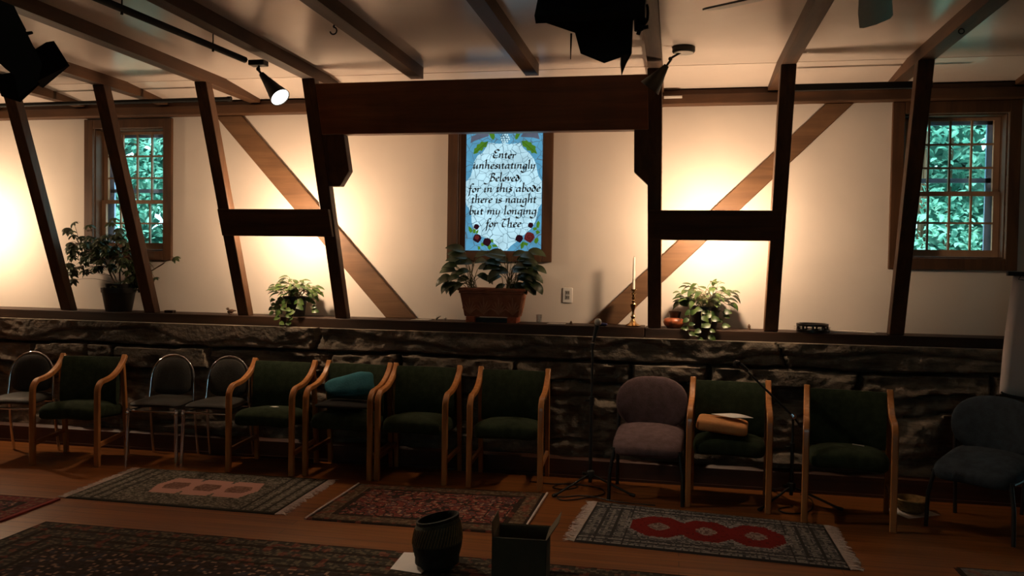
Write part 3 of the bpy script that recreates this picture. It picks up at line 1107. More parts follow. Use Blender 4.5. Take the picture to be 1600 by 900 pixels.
ch0 = make_chrome('chrome chair with an arched back cut off by the left edge of the photo')
ch0.location, ch0.rotation_euler.z = place(-5.09, 5.55, 10)
c3 = dup(ch0, *place(-3.955, 5.735, 7), 'chrome chair with arched back directly right of the leftmost armchair')
c4 = dup(ch0, *place(-3.515, 5.77, 1.5), 'chrome chair with a bright hoop, partly behind the left arm of a green armchair')


def make_office(label, fab, name='side_chair'):
    t = thing(name, label, 'chair')

    def curve(p):
        return Vector((p.x, p.y + .05 * (p.x / .26) ** 2 * -1, p.z))
    part('backrest', MB().pillow((0, .185, .618), .255, .038, .190, .85, 36, 18, Matrix.Rotation(-.12, 3, 'X'), lambda p: Vector((p.x, p.y - .06 * (p.x / .25) ** 2, p.z))), fab, t, smooth=60)
    part('seat', MB().pillow((0, -.015, .392), .240, .240, .056, .40, 40, 14, None, lambda p: Vector((p.x, p.y, p.z + .012 * (1 - (p.x / .24) ** 2) + .04 * p.y / .235 - .035 * max(0, -p.y / .235 - .5))), ev=.55), fab, t, smooth=60)
    for sx in (-1, 1):
        part('leg', MB().tube([(sx * .215, -.205, .36), (sx * .243, -.228, .2), (sx * .247, -.232, 0)], .013, 8), M['black'], t, smooth=60)
        part('leg', MB().tube([(sx * .235, .175, .66), (sx * .238, .165, .56), (sx * .24, .16, .40), (sx * .245, .2, .2), (sx * .247, .215, 0)], .013, 8), M['black'], t, smooth=60)
    part('seat_frame', MB().tube([(-.228, -.205, .35), (.228, -.205, .35)], .011, 8).tube([(-.235, .16, .36), (.235, .16, .36)], .011, 8)
         .tube([(-.228, -.205, .35), (-.237, .16, .36)], .011, 8).tube([(.228, -.205, .35), (.237, .16, .36)], .011, 8), M['black'], t, smooth=60)
    return t


m_ch = make_office('dusky mauve padded chair with oval back, right of the straight microphone stand', M['mauve'])
m_ch.location, m_ch.rotation_euler.z = place(-.17, 5.632, -3.6)
n_ch = make_office('dark slate padded chair turned to the left, at the right edge of the photo', M['navy'])
n_ch.location, n_ch.rotation_euler.z = place(1.765, 5.424, -38)

# ---- things lying on the chairs
def on(chair, v):
    return chair.matrix_basis @ Vector(v)


random.seed(2)


def crumple(amp, fr, sd):
    def f(p):
        k = noise.noise(Vector((p.x * fr + sd, p.y * fr, p.z * fr)))
        return p * (1 + amp * k)
    return f


c_ = on(ACH[2], (0, -.085, .526))
tag(obj('cushion', MB().pillow(c_, .205, .150, .024, .3, 36, 14, None, crumple(.06, 9, 3)), M['dark_cloth'], smooth=60), 'flat dark cushion lying on the seat under the teal cushion', 'cushion')
c_ = on(ACH[2], (.012, -.052, .662))
mt = Matrix.Rotation(math.radians(-10), 3, 'Y') @ Matrix.Rotation(math.radians(62), 3, 'X')
tag(obj('cushion', MB().pillow(c_, .198, .088, .044, .55, 44, 20, mt, lambda p: crumple(.09, 11, 8)(Vector((p.x, p.y * (1 + .25 * p.x / .2), p.z)))), M['teal'], smooth=70), 'teal cloth cushion leaning on a green armchair back', 'cushion')
c_ = on(ACH[5], (-.045, -.092, .538))
mt = Matrix.Rotation(math.radians(-4), 3, 'Z') @ Matrix.Rotation(math.radians(5), 3, 'Y')
tag(obj('cushion', MB().pillow(c_, .166, .145, .042, .2, 44, 18, mt, crumple(.06, 8, 5), .42), M['tan'], smooth=70), 'folded tan cushion on a green armchair seat, under a white sheet', 'cushion')
tp = [on(ACH[5], v) for v in ((-.12, -.06, .602), (.02, -.165, .602), (.155, -.09, .596), (.01, .01, .602))]
pm = MB()
nn = 8
for j in range(nn + 1):
    for i in range(nn + 1):
        u, v = i / nn, j / nn
        p = tp[0] * (1 - u) * (1 - v) + tp[1] * u * (1 - v) + tp[2] * u * v + tp[3] * (1 - u) * v
        pm.v.append(p + Vector((0, 0, .012 * math.sin(u * PI) * math.sin(v * 2.5))))
for j in range(nn):
    for i in range(nn):
        a = j * (nn + 1) + i
        pm.f.append((a, a + 1, a + nn + 2, a + nn + 1))
tag(obj('paper_sheet', pm, M['paper'], solid=.0012, smooth=60), 'white sheet of paper lying on the tan cushion', 'paper')
c_ = on(ACH[1], (.03, -.06, .474))
tag(obj('paper_scrap', MB().prism([c_ + Vector(v) for v in ((-.035, -.01, 0), (.01, -.016, 0), (.036, 0, 0), (.012, .018, 0), (-.022, .014, 0))], (0, 0, .006)), M['paper']), 'white paper scrap on a green armchair seat', 'paper')
c_ = on(ACH[6], (.06, -.02, .476))
tag(obj('pen', MB().tube([c_ + Vector((-.03, .02, 0)), c_ + Vector((.03, -.03, .002))], .004, 6), M['greypl']), 'small pale pen on the rightmost green armchair seat', 'pen')

# ================================================================== RUGS
def make_rug(name, label, corners, fn, cell, ends=None, bind=None, th=.008):
    """corners: front-left, front-right, back-right, back-left"""
    P = [Vector((c[0], c[1], 0)) for c in corners]
    w = ((P[1] - P[0]).length + (P[2] - P[3]).length) / 2
    d = ((P[3] - P[0]).length + (P[2] - P[1]).length) / 2
    nu, nv = max(8, int(w / cell)), max(8, int(d / cell))
    mb = MB()

    def pt(u, v):
        p = P[0] * (1 - u) * (1 - v) + P[1] * u * (1 - v) + P[2] * u * v + P[3] * (1 - u) * v
        e = min(u * w, (1 - u) * w, v * d, (1 - v) * d)
        p.z = .001 + th * sm01(e / .008) + .003 * (noise.noise(Vector((p.x * 5, p.y * 5, 4))) + .5) * sm01(e / .05)
        return p
    for j in range(nv + 1):
        for i in range(nu + 1):
            mb.v.append(pt(i / nu, j / nv))
    cols = []
    for j in range(nv):
        for i in range(nu):
            a = j * (nu + 1) + i
            mb.f.append((a, a + 1, a + nu + 2, a + nu + 1))
            cols.append(fn((i + .5) / nu * w, (j + .5) / nv * d, w, d))
    c0 = sum(P, Vector()) / 4
    t = thing(name, label, 'rug', (c0.x, c0.y, 0))
    o = part('pile', mb, M['rug'], t, True)
    ca = o.data.color_attributes.new('weave', 'FLOAT_COLOR', 'CORNER')
    buf = []
    for c in cols:
        buf += list(c[:3]) + [1.] + list(c[:3]) + [1.] + list(c[:3]) + [1.] + list(c[:3]) + [1.]
    ca.data.foreach_set('color', buf)
    if ends:
        for (pa, pb, out) in ((P[0], P[3], P[0] - P[1]), (P[1], P[2], P[1] - P[0])):
            out = out.normalized()
            fm = MB()
            L = (pb - pa).length
            for k in range(int(L / .0085)):
                q_ = pa + (pb - pa) * ((k + .5) / int(L / .0085))
                ln = ends * random.uniform(.7, 1.1)
                al = (pb - pa).normalized()
                tip = q_ + out * ln + al * random.gauss(0, .016)
                mid = q_ + out * ln * .5 + al * random.gauss(0, .006)
                fm.tube([q_ + Vector((0, 0, .005)), mid + Vector((0, 0, .007)), tip + Vector((0, 0, .003))], [.0035, .003, .0022], 4)
            fm.box(0, 0, 0, 0, 0, 0)
            fm.v = fm.v[:-8]
            fm.f = fm.f[:-6]
            part('fringe', fm, M['fringe'], t, True)
    if bind:
        for (pa, pb) in bind:
            a_ = P[pa].copy()
            b_ = P[pb].copy()
            a_.z = b_.z = .007
            part('bound_edge', MB().tube([a_, b_], .008, 6), M['redbind'] if name == 'left_rug' else M['fringe'], t, True)
    return t


def mixc(a, b, k):
    return tuple(a[i] * (1 - k) + b[i] * k for i in range(3))


def hsh(i, j, s=0):
    return (math.sin(i * 127.1 + j * 311.7 + s * 74.7) * 43758.5453) % 1.0


def rug_pink(x, y, w, d):
    i, j = int(x / .012), int(y / .012)
    base = mixc((.075, .068, .05), (.24, .21, .17), 1 if hsh(i, j) > .68 else (.3 if hsh(i // 2, j // 2, 5) > .5 else 0))
    e = min(x, w - x)
    if e < .28:
        if (int(e / .02) % 4) == 0:
            base = (.05, .045, .035)
        elif (int(e / .02) % 4) == 2 and j % 2:
            base = (.28, .25, .21)
    if min(y, d - y) < .03:
        base = (.05, .045, .035)
    cx = x - w * .52
    yy = y - d * .52
    pink, brown = (.56, .30, .25), (.20, .10, .075)
    out = inn = False
    for k in (-1, 0, 1):
        X = abs(cx - k * .235)
        Yv = abs(yy)
        if max(Yv / .19, X / .146 + .34 * Yv / .19) < 1:
            out = True
        if max(Yv / .080, X / .092 + .30 * Yv / .080) < 1:
            inn = True
    if out:
        base = pink if not inn else (brown if hsh(i, j, 2) > .3 else (.3, .17, .13))
    return mixc(base, (0, 0, 0), .22)


def rug_oct(x, y, w, d):
    i, j = int(x / .011), int(y / .011)
    base = (.10, .095, .09) if hsh(i, j) > .5 else ((.25, .23, .22) if hsh(i, j, 3) > .45 else (.05, .05, .055))
    e = min(x, w - x)
    if e < .27:
        b_ = int(e / .022) % 4
        if b_ == 0:
            base = (.04, .038, .035)
        elif b_ in (2,) and (j % 3):
            base = (.22, .20, .18)
    ey = min(y, d - y)
    if ey < .14:
        if int(ey / .02) % 3 == 0:
            base = (.045, .04, .04)
        elif int(ey / .02) % 3 == 1 and i % 3:
            base = (.26, .24, .22)
    cx = x - w * .5
    yy = y - d * .5
    ins = halo = core = False
    for k in (-1, 0, 1):
        X, Yv = abs(cx - k * .285), abs(yy)
        zig = .05 * (abs(((x + y) / .045) % 1 - .5) * 2) + .05 * (abs(((x - y) / .045) % 1 - .5) * 2)
        o = max(X / .165, Yv / .195, (X / .165 + Yv / .195) / 1.40) + zig
        o2 = max(X / .066, Yv / .08, (X / .066 + Yv / .08) / 1.25) + zig * 2.5
        ins = ins or o < 1.05
        halo = halo or o < 1.25
        core = core or o2 < 1.1
    if ins:
        base = (.185, .014, .011) if hsh(i, j, 4) > .1 else (.12, .012, .010)
    elif halo and hsh(i, j, 6) > .45:
        base = (.28, .26, .25)
    if core:
        base = (.27, .22, .19) if hsh(i, j, 7) > .4 else (.13, .08, .07)
    return mixc(base, (0, 0, 0), .25)


def persian(field, border, bw, seed, sc_=.013):
    def fn(x, y, w, d):
        i, j = int(x / sc_), int(y / sc_)
        e = min(x, w - x, y, d - y)
        n1 = noise.noise(Vector((x * 16, y * 16, seed)))
        n2 = noise.noise(Vector((x * 38, y * 38, seed + 4)))
        if e < bw:
            c = border if n2 > -.1 else mixc(border, (.22, .17, .11), .55)
            if int(e / .03) % 4 == 0:
                c = (.035, .022, .016)
            if n1 > .28:
                c = mixc(c, (.26, .06, .035), .5)
        else:
            c = field
            if abs(n1) < .10:
                c = (.035, .024, .02)
            elif n2 > .24:
                c = (.34, .20, .13)
            elif n1 > .25:
                c = mixc(field, (.06, .06, .07), .65)
        return mixc(c, (c[0] * .5, c[1] * .5, c[2] * .5), hsh(i, j, seed) * .8)
    return fn


random.seed(8)
make_rug('area_rug', 'dark speckled rug with linked pink diamonds and pale fringe, under the left armchairs', [(-3.945, 4.805), (-2.44, 4.80), (-2.45, 5.662), (-3.96, 5.62)], rug_pink, .009, ends=.07)
make_rug('area_rug', 'red floral rug without fringe, between the two fringed rugs', [(-2.215, 4.755), (-.862, 4.785), (-.848, 5.70), (-2.20, 5.61)], persian((.20, .050, .036), (.105, .062, .036), .15, 3), .009, bind=[(0, 3), (1, 2)])
make_rug('area_rug', 'dark patterned rug with linked red octagons and white fringe, in front of the mauve chair', [(-.545, 4.745), (.945, 4.64), (.935, 5.42), (-.485, 5.58)], rug_oct, .009, ends=.075)
make_rug('area_rug', 'large dark oriental rug along the bottom of the photo, under basket and box', [(-3.72, 2.3), (1.0, 2.3), (1.02, 4.36), (-3.70, 4.345)], persian((.055, .033, .026), (.055, .046, .034), .40, 7), .016)
lr = make_rug('area_rug', 'dusky red rug with bright red edge, cut by the left edge of the photo', [(-6.2, 3.2), (-3.955, 3.2), (-3.965, 4.765), (-6.2, 4.75)], persian((.13, .045, .045), (.17, .04, .035), .15, 12), .013)
part('bound_edge', MB().box(-3.975, -3.945, 3.2, 4.765, .001, .012), M['redbind'], lr, True)
make_rug('area_rug', 'grey patterned rug just entering the bottom right corner', [(1.50, 3.6), (3.4, 3.6), (3.4, 4.84), (1.50, 4.82)], persian((.17, .14, .12), (.20, .17, .15), .2, 17), .013)

# ================================================================== FLOOR ITEMS
# tall woven basket
bk = thing('basket', 'tall dark woven basket with slanting rim, on the large rug', 'basket', (-1.19, 4.145, .0135))
H_ = .285
prof = [(.085, 0), (.105, .02), (.122, .10), (.128, .16), (.126, .20)]
low = MB()
up = MB()
n = 48


def bring(r, z):
    return [Vector((r * math.cos(2 * PI * k / n), r * math.sin(2 * PI * k / n), z + .034 * (z / .2 if z > .02 else 0) * math.cos(2 * PI * k / n) * .55)) for k in range(n)]


def loft(mb, rings):
    o0 = len(mb.v)
    for r_ in rings:
        mb.v += r_
    m = len(rings[0])
    for i in range(len(rings) - 1):
        for k in range(m):
            mb.f.append((o0 + i * m + k, o0 + i * m + (k + 1) % m, o0 + (i + 1) * m + (k + 1) % m, o0 + (i + 1) * m + k))


def ribbed(r, z, k2):
    out = bring(r, z)
    return [Vector((p.x * (1 + (.012 if (k + k2) % 2 else -.012)), p.y * (1 + (.012 if (k + k2) % 2 else -.012)), p.z)) for k, p in enumerate(out)]


loft(low, [bring(.0, 0)] + [ribbed(.085 + .043 * math.sin(min(1, k / 8) * PI / 2), .002 + k * .0165, k) for k in range(9)])
loft(up, [ribbed(.129 - .00001 * k - .020 * (k / 7) ** 2, .132 + k * .0165, k) for k in range(8)])
rim = MB()
loft(rim, [bring(.111, .246), bring(.112, .262), bring(.102, .264), bring(.098, .25), bring(.115, .17), bring(.115, .03), bring(.0, .02)])
part('lower_body', low, M['wicker'], bk, smooth=40)
part('patterned_band', up, M['wickerhi'], bk, smooth=40)
part('rim', rim, M['wicker'], bk, smooth=40)
zz = MB()
for k in range(0, n, 1):                     # slanting pale stitches on the upper band
    a = 2 * PI * k / n
    pts = []
    for s_ in range(5):
        z = .14 + s_ * .022
        r = .131 - .020 * ((z - .132) / .115) ** 2
        aa = a + s_ * .05
        pts.append((r * math.cos(aa), r * math.sin(aa), z + .034 * z / .2 * math.cos(aa) * .55))
    zz.tube(pts, .0020, 4)
part('stitching', zz, M['straw'], bk)

p0 = [atz(612, 896, .014), atz(655, 896, .014), atz(672, 868, .014), atz(634, 868, .014)]
p0 = [Vector((-1.415, 4.055, .0145)), Vector((-1.24, 4.03, .0145)), Vector((-1.22, 4.33, .0145)), Vector((-1.425, 4.31, .0145))]
tag(obj('paper_sheet', MB().prism(p0, (0, 0, .0015)), M['paper']), 'white sheet of paper on the rug, half under the tall basket', 'paper')

# cardboard box with raised flaps
bx = thing('cardboard_box', 'dark open cardboard box with raised flaps, right of the basket', 'box', (-.735, 4.10, .0135), math.radians(3))
b_ = MB()
w_, d_, h_ = .135, .11, .235
for (x0, x1, y0, y1) in ((-w_, w_, -d_, -d_ + .005), (-w_, w_, d_ - .005, d_), (-w_, -w_ + .005, -d_, d_), (w_ - .005, w_, -d_, d_)):
    b_.box(x0, x1, y0, y1, 0, h_)
b_.box(-w_, w_, -d_, d_, 0, .005)
part('carton', b_, M['card'], bx)
part('flap', MB().prism([(w_, -d_, h_), (w_, d_, h_), (w_ + .055, d_ - .01, h_ + .085), (w_ + .055, -d_ + .01, h_ + .085)], (.004, 0, 0)), M['cardin'], bx)
part('flap', MB().prism([(-w_, -d_, h_), (-w_, d_, h_), (-w_ - .005, d_ - .01, h_ + .075), (-w_ - .005, -d_ + .01, h_ + .075)], (.004, 0, 0)), M['cardin'], bx)
part('flap', MB().prism([(-w_, d_, h_), (w_, d_, h_), (w_ - .01, d_ + .07, h_ - .05), (-w_ + .01, d_ + .07, h_ - .05)], (0, 0, .004)), M['card'], bx)

# straw bowl on paper
p1 = [(1.40, 5.90, .0012), (1.50, 5.70, .0012), (1.728, 5.84, .0012), (1.63, 6.04, .0012)]
tag(obj('paper_sheet', MB().prism(p1, (0, 0, .0015)), M['paper']), 'white sheet of paper on bare floor under the coiled straw bowl', 'paper')
sb_ = MB().lathe([(.0, .0), (.062, .0), (.085, .02), (.098, .05), (.103, .085), (.098, .088), (.093, .055), (.08, .026), (.06, .008), (0, .008)], 32)
for k in range(8):
    z = .008 + k * .0105
    r = .068 + .036 * math.sin(min(1, z / .085) * PI / 2)
    sb_.tube([(r * math.cos(a), r * math.sin(a), z) for a in [2 * PI * i / 32 for i in range(32)]], .0058, 5, closed=True)
so = obj('straw_bowl', sb_, M['straw'], smooth=50)
so.location = (1.565, 5.885, .003)
tag(so, 'shallow coiled straw bowl on a white sheet by the rightmost green armchair', 'bowl')

# ================================================================== MICROPHONE STANDS
def mic_stand(name, label, loc, rz, top, boom=None):
    t = thing(name, label, 'stand', loc, rz)
    part('pole', MB().tube([(0, 0, .06), (0, 0, top * .62)], .0125, 10).tube([(0, 0, top * .6), (0, 0, top)], .0085, 10), M['black'], t, smooth=60)
    part('clutch', MB().tube([(0, 0, top * .60), (0, 0, top * .60 + .06)], .019, 10).tube([(0, 0, top * .60 + .03), (-.045, -.01, top * .60 + .03)], .008, 6), M['black'], t, smooth=60)
    part('hub', MB().lathe([(.016, .09), (.028, .095), (.03, .14), (.018, .15)], 12).tube([(0, 0, .12), (-.055, -.015, .125)], .012, 8), M['black'], t, smooth=60)
    for k in range(3):
        a = math.radians(225 + 120 * k)
        l_ = part('leg', MB().tube([(.02 * math.cos(a), .02 * math.sin(a), .115), (.31 * math.cos(a), .31 * math.sin(a), .012)], .008, 8), M['black'], t, smooth=60)
        part('rubber_foot', MB().tube([(.295 * math.cos(a), .295 * math.sin(a), .016), (.33 * math.cos(a), .33 * math.sin(a), .010)], .0115, 8), M['cord'], l_, smooth=60)
    return t


ms = mic_stand('microphone_stand', 'straight black microphone stand on tripod legs, left of the mauve chair', (-.565, 5.86, 0), 0, 1.02)
part('mic_clip', MB().tube([(0, 0, 1.01), (.004, -.004, 1.05)], .012, 8).lathe([(.013, 1.02), (.017, 1.03), (.017, 1.05)], 12), M['black'], ms, smooth=60)
mic = thing('microphone', 'handheld black microphone with grey ball head, clipped on the straight stand', 'microphone', (-.561, 5.876, 1.062))
part('handle', MB().tube([(.0, -.02, -.005), (.014, -.02, .06), (.026, -.02, .115)], [.011, .0135, .018], 12), M['black'], mic, smooth=60)
part('grille', MB().ball((.031, -.02, .138), .0255, 14), M['greypl'], mic, smooth=60)

ms2 = mic_stand('microphone_stand', 'black boom microphone stand between the two right green armchairs', (.800, 5.87, 0), .5, .595)
part('boom_arm', MB().tube([Vector((.055, 0, -.075)) + Vector((0, 0, .6)), Vector((0, 0, .6)), Vector((-.15, 0, .74)), Vector((-.30, -.01, .885))], .0075, 8), M['black'], ms2, smooth=60)
ms2.rotation_euler.z = 0
part('boom_clutch', MB().lathe([(.02, -.014), (.02, .014)], 12, (0, 0, .6), Matrix.Rotation(PI / 2, 3, 'X')).tube([(0, -.015, .6), (.0, -.06, .6)], .009, 6), M['chrome'], ms2, smooth=60)
mic2 = thing('microphone', 'black microphone on the end of the boom arm, before the stone wall', 'microphone', (.478, 5.86, .905))
part('handle', MB().tube([(.018, 0, -.012), (.0, 0, .005), (-.035, 0, .03)], [.012, .0145, .018], 12), M['black'], mic2, smooth=60)
part('grille', MB().ball((-.055, 0, .036), .0255, 14), M['blackm'], mic2, smooth=60)

random.seed(4)
cp = [(-1.02, 5.98, .006), (-.86, 5.95, .006), (-.72, 5.99, .006), (-.66, 5.92, .006), (-.74, 5.83, .006), (-.83, 5.86, .006), (-.78, 5.93, .014), (-.64, 5.97, .008), (-.50, 5.92, .006), (-.46, 5.78, .006), (-.56, 5.67, .006),
      (-.66, 5.58, .006), (-.73, 5.56, .006), (-.76, 5.59, .014), (-.70, 5.65, .006), (-.61, 5.70, .006), (-.52, 5.66, .014), (-.46, 5.605, .021), (-.34, 5.548, .022), (-.1, 5.53, .022)]
tag(obj('microphone_cable', MB().tube(arc(cp, 6), .0045, 6), M['cord'], smooth=60), 'black cable looped on the floor around the straight microphone stand', 'cable')
tag(obj('microphone_cable', MB().tube(arc([(.80, 5.80, .006), (.70, 5.70, .006), (.74, 5.62, .006), (.86, 5.66, .006), (.93, 5.80, .006), (.95, 6.0, .006), (.90, 6.12, .006)], 6), .0045, 6), M['cord'], smooth=60), 'black cable on the floor behind the boom microphone stand', 'cable')

# ================================================================== FLIP CHART (right edge)
FY = 6.02
fc = thing('flip_chart', 'pale paper pad on an easel at the right edge, below the right window', 'easel', (2.45, FY + .02, 0))
pg = MB()
nn = 12
for j in range(nn + 1):
    v = j / nn
    for i in range(nn + 1):
        u = i / nn
        xl = 2.175 - .085 * v ** 1.3 - .015 * math.sin(v * PI)
        x = xl + u * .66
        z = 1.578 - .775 * v - .075 * u * v
        pg.v.append(Vector((x, FY - .02 - .05 * v * v - .02 * math.sin(u * 3 + v * 2), z)))
for j in range(nn):
    for i in range(nn):
        a = j * (nn + 1) + i
        pg.f.append((a, a + 1, a + nn + 2, a + nn + 1))
part('paper_pad', pg, M['pink_white'], fc, True, smooth=80, solid=.004)
part('clip_bar', MB().box(2.14, 2.86, FY - .035, FY - .005, 1.572, 1.60).tube([(2.22, FY - .03, 1.575), (2.20, FY - .04, 1.55), (2.23, FY - .045, 1.545)], .003, 5), M['black'], fc, True)
part('tray', MB().tube(arc([(2.105, FY - .075, .83), (2.11, FY - .085, .805), (2.2, FY - .09, .782), (2.45, FY - .1, .745), (2.8, FY - .1, .71)], 5), .010, 6), M['black'], fc, True)
for (xa, xb_, ya, yb_) in ((2.35, 2.27, FY + .012, FY - .03), (2.70, 2.80, FY + .012, FY - .03), (2.5, 2.5, FY + .03, FY + .13)):
    part('leg', MB().tube([(xa, ya, 1.585), (xb_, yb_, 0)], .012, 8), M['black'], fc, True)

# ================================================================== LEDGE ITEMS
def plant_pot(t, r0, r1, h, mat=None):
    part('pot', MB().lathe([(0, 0), (r0, 0), (r1 * .95, h * .78), (r1 * .96, h * .80), (r1, h * .80), (r1 * 1.02, h), (r1 * .95, h), (r1 * .92, h * .82), (0, h * .82)], 28), mat or M['pot'], t, smooth=40)
    part('soil', MB().lathe([(0, h * .86), (r1 * .9, h * .85), (r1 * .9, h * .8), (0, h * .8)], 20), M['soil'], t)


def pothos(label, loc, r0, r1, h, seed, span, tall, vines):
    t = thing('potted_pothos', label, 'plant', loc, 0, 'trailing plants on the ledge')
    plant_pot(t, r0, r1, h)
    random.seed(seed)
    lf, st = MB(), MB()
    for k in range(84):
        a = random.uniform(0, 2 * PI)
        s0 = Vector((random.uniform(-.6, .6) * r1, random.uniform(-.6, .4) * r1, h * .86))
        rr = span * math.sqrt(random.random())
        q_ = Vector((rr * math.cos(a), rr * math.sin(a) * .45 - .01, h + tall * random.uniform(.10, .85) * (1 - .55 * (rr / span) ** 2)))
        mid = (s0 + q_) / 2 + Vector((0, 0, .045))
        st.tube(arc([s0, mid, q_], 3), .0017, 4)
        d = Vector((math.cos(a) * .9 + random.gauss(0, .3), math.sin(a) * .4 - .35, random.uniform(-.35, .35)))
        L = random.uniform(.06, .10)
        lf.leaf(q_, d, (0, -.35, 1), L, L * .48, random.uniform(.5, 1.4), 5, .62, .22)
    for vp in vines:
        pts = arc(vp, 5)
        st.tube(pts, .0018, 4)
        for i in range(2, len(pts), 2):
            p = pts[i]
            sg = random.choice((-1, 1))
            L = random.uniform(.045, .075)
            lf.leaf(p, (sg * .9, -.35, -.15 + random.gauss(0, .3)), (0, -.9, .5), L, L * .66, random.uniform(.4, 1.3), 5, .62, .22)
    part('stems', st, M['stem'], t, smooth=60)
    part('foliage', lf, M['pothos'], t, smooth=80)
    return t


pothos('trailing light green plant in a dark pot on the ledge, under the left crosspiece', (-3.075, 6.385, LED + .001), .075, .098, .165, 21, .19, .20,
       [[(.0, -.08, .15), (-.01, -.13, .12), (-.0, -.165, .02), (.01, -.165, -.11)], [(-.03, -.08, .15), (-.05, -.135, .10), (-.05, -.165, .0), (-.06, -.165, -.09)], [(.05, -.07, .15), (.08, -.12, .12), (.06, -.165, .0), (.04, -.165, -.06)],
        [(-.08, .0, .15), (-.15, -.03, .13), (-.17, -.03, .06), (-.2, -.04, .10)], [(-.08, -.02, .15), (-.13, -.06, .08), (-.16, -.05, .03), (-.22, -.02, .14)], [(.08, .0, .15), (.15, -.02, .14), (.16, -.03, .05)]])
pothos('bushy light green plant in a dark pot on the ledge, under the right crosspiece', (.222, 6.392, LED - .003), .082, .112, .168, 33, .20, .24,
       [[(-.02, -.09, .15), (-.03, -.14, .12), (-.03, -.16, .0), (-.06, -.16, -.07)], [(.03, -.09, .15), (.04, -.14, .10), (.03, -.16, .0), (.0, -.16, -.09)], [(-.06, -.08, .15), (-.11, -.155, .13), (-.12, -.165, .04), (-.12, -.17, -.03)], [(-.1, -.02, .17), (-.15, -.05, .22), (-.19, -.07, .20)],
        [(.09, -.03, .15), (.13, -.05, .12), (.12, -.07, .03)]])

# big umbrella plant in front of the left window
sp_ = thing('potted_umbrella_plant', 'large dark bushy potted plant on the ledge in front of the left sash window', 'plant', (-4.715, 6.39, LED + .001))
plant_pot(sp_, .105, .14, .20)
part('inner_pot', MB().lathe([(0, .16), (.10, .16), (.112, .235), (.104, .235), (.095, .18), (0, .18)], 24), M['pot'], sp_, smooth=40)
random.seed(14)
lf, st = MB(), MB()
hubs = []


def region(n, x0, x1, z0, z1, dens=1.):
    for k in range(n):
        x = random.uniform(x0, x1)
        hubs.append(Vector((x, random.uniform(.0, .03) if (x > .12 or x < -.30) else random.uniform(-.10, .02), random.uniform(z0, z1))))


region(44, -.53, -.31, .30, .74)
region(14, -.34, -.20, .44, .60)
region(80, -.22, .20, .36, .66)
region(10, -.10, .10, .62, .72)
region(34, .00, .26, .22, .45)
region(16, .10, .34, .18, .36)
hubs += [Vector((-.03, -.03, .80)), Vector((-.06, -.02, .76)), Vector((-.43, -.02, .76)), Vector((-.27, -.03, .74)), Vector((.52, .02, .47)), Vector((-.43, -.03, .26))]
trunks = [arc([(.0, 0, .2), (-.06, 0, .33), (-.20, .0, .47), (-.38, 0, .55)], 4), arc([(.0, .02, .2), (.0, .0, .45), (-.03, 0, .62)], 4), arc([(.03, 0, .2), (.10, 0, .35), (.16, 0, .5)], 4), arc([(-.02, 0, .2), (-.12, -.01, .42), (-.14, 0, .58)], 4),
          arc([(.05, .02, .2), (.2, .04, .3), (.40, .05, .42)], 4)]
for tr in trunks:
    st.tube(tr, [.0075 - .0003 * i for i in range(len(tr))], 6)
allp = [p for tr in trunks for p in tr]
for hb_ in hubs:
    q_ = min(allp, key=lambda p: (p - hb_).length + max(0, p.z - hb_.z))
    st.tube(arc([q_, (q_ + hb_) / 2 + Vector((0, 0, .025)), hb_], 3), .0020, 4)
    n_ = random.randint(6, 8)
    a0 = random.uniform(0, PI)
    tl = Vector((random.gauss(0, .25), -.35 + random.gauss(0, .2), 1)).normalized()
    e1 = tl.orthogonal().normalized()
    e2 = tl.cross(e1)
    for k in range(n_):
        a = a0 + 2 * PI * k / n_
        d = e1 * math.cos(a) + e2 * math.sin(a) - tl * .35
        L = random.uniform(.045, .072)
        lf.leaf(hb_, d, tl, L, L * .42, .7, 4, .95, .2)
part('stems', st, M['stemb'], sp_, smooth=60)
part('foliage', lf, M['scheff'], sp_, smooth=80)

# terracotta planter with peace lilies
pl = thing('planter', 'terracotta trough with acanthus relief and dark leafy plants, below the stained glass', 'planter', (-1.405, 6.40, LED))
zt, zb = .268, .045
body = MB().hexa([(-.215, -.075, zb), (.215, -.075, zb), (.215, .075, zb), (-.215, .075, zb)], [(-.250, -.095, zt - .04), (.250, -.095, zt - .04), (.250, .095, zt - .04), (-.250, .095, zt - .04)])
part('trough', body, M['terra'], pl, bevel=.006)
rm = MB()
for (a_, b_, z0, z1) in ((.268, .108, zt - .022, zt), (.258, .101, zt - .042, zt - .022)):
    rm.box(-a_, a_, -b_, -b_ + .022, z0, z1).box(-a_, a_, b_ - .022, b_, z0, z1).box(-a_, -a_ + .022, -b_ + .022, b_ - .022, z0, z1).box(a_ - .022, a_, -b_ + .022, b_ - .022, z0, z1)
part('rim', rm, M['terra'], pl, bevel=.004)
part('soil', MB().box(-.245, .245, -.085, .085, zt - .05, zt - .02), M['soil'], pl)
rel = MB()
for cx in (-.17, -.06, .06, .17):            # acanthus leaves in relief
    for k in range(-3, 4):
        a = k * .36
        base = Vector((cx, 0, zb + .018))
        L = .135 if k == 0 else .125 - .012 * abs(k)
        pts = []
        for s_ in range(6):
            tt = s_ / 5
            x = cx + math.sin(a) * L * tt * .55 * (1 + .4 * tt)
            z = zb + .018 + math.cos(a * .8) * L * tt * (1 - .18 * abs(k) / 3 * tt)
            y = -.077 - .02 * (z - zb) / (zt - .04 - zb)
            pts.append((x, y, z))
        rel.tube(pts, [.0035, .006, .0075, .0075, .006, .0025], 6)
for yy in (-.03, .03):
    for k in range(-1, 2):
        rel.tube([(.218 + .004, yy, zb + .02), (.235, yy + k * .018, zb + .09), (.245, yy + k * .03, zb + .15)], [.004, .006, .003], 6)
part('acanthus_relief', rel, M['terra_hi'], pl, smooth=60)
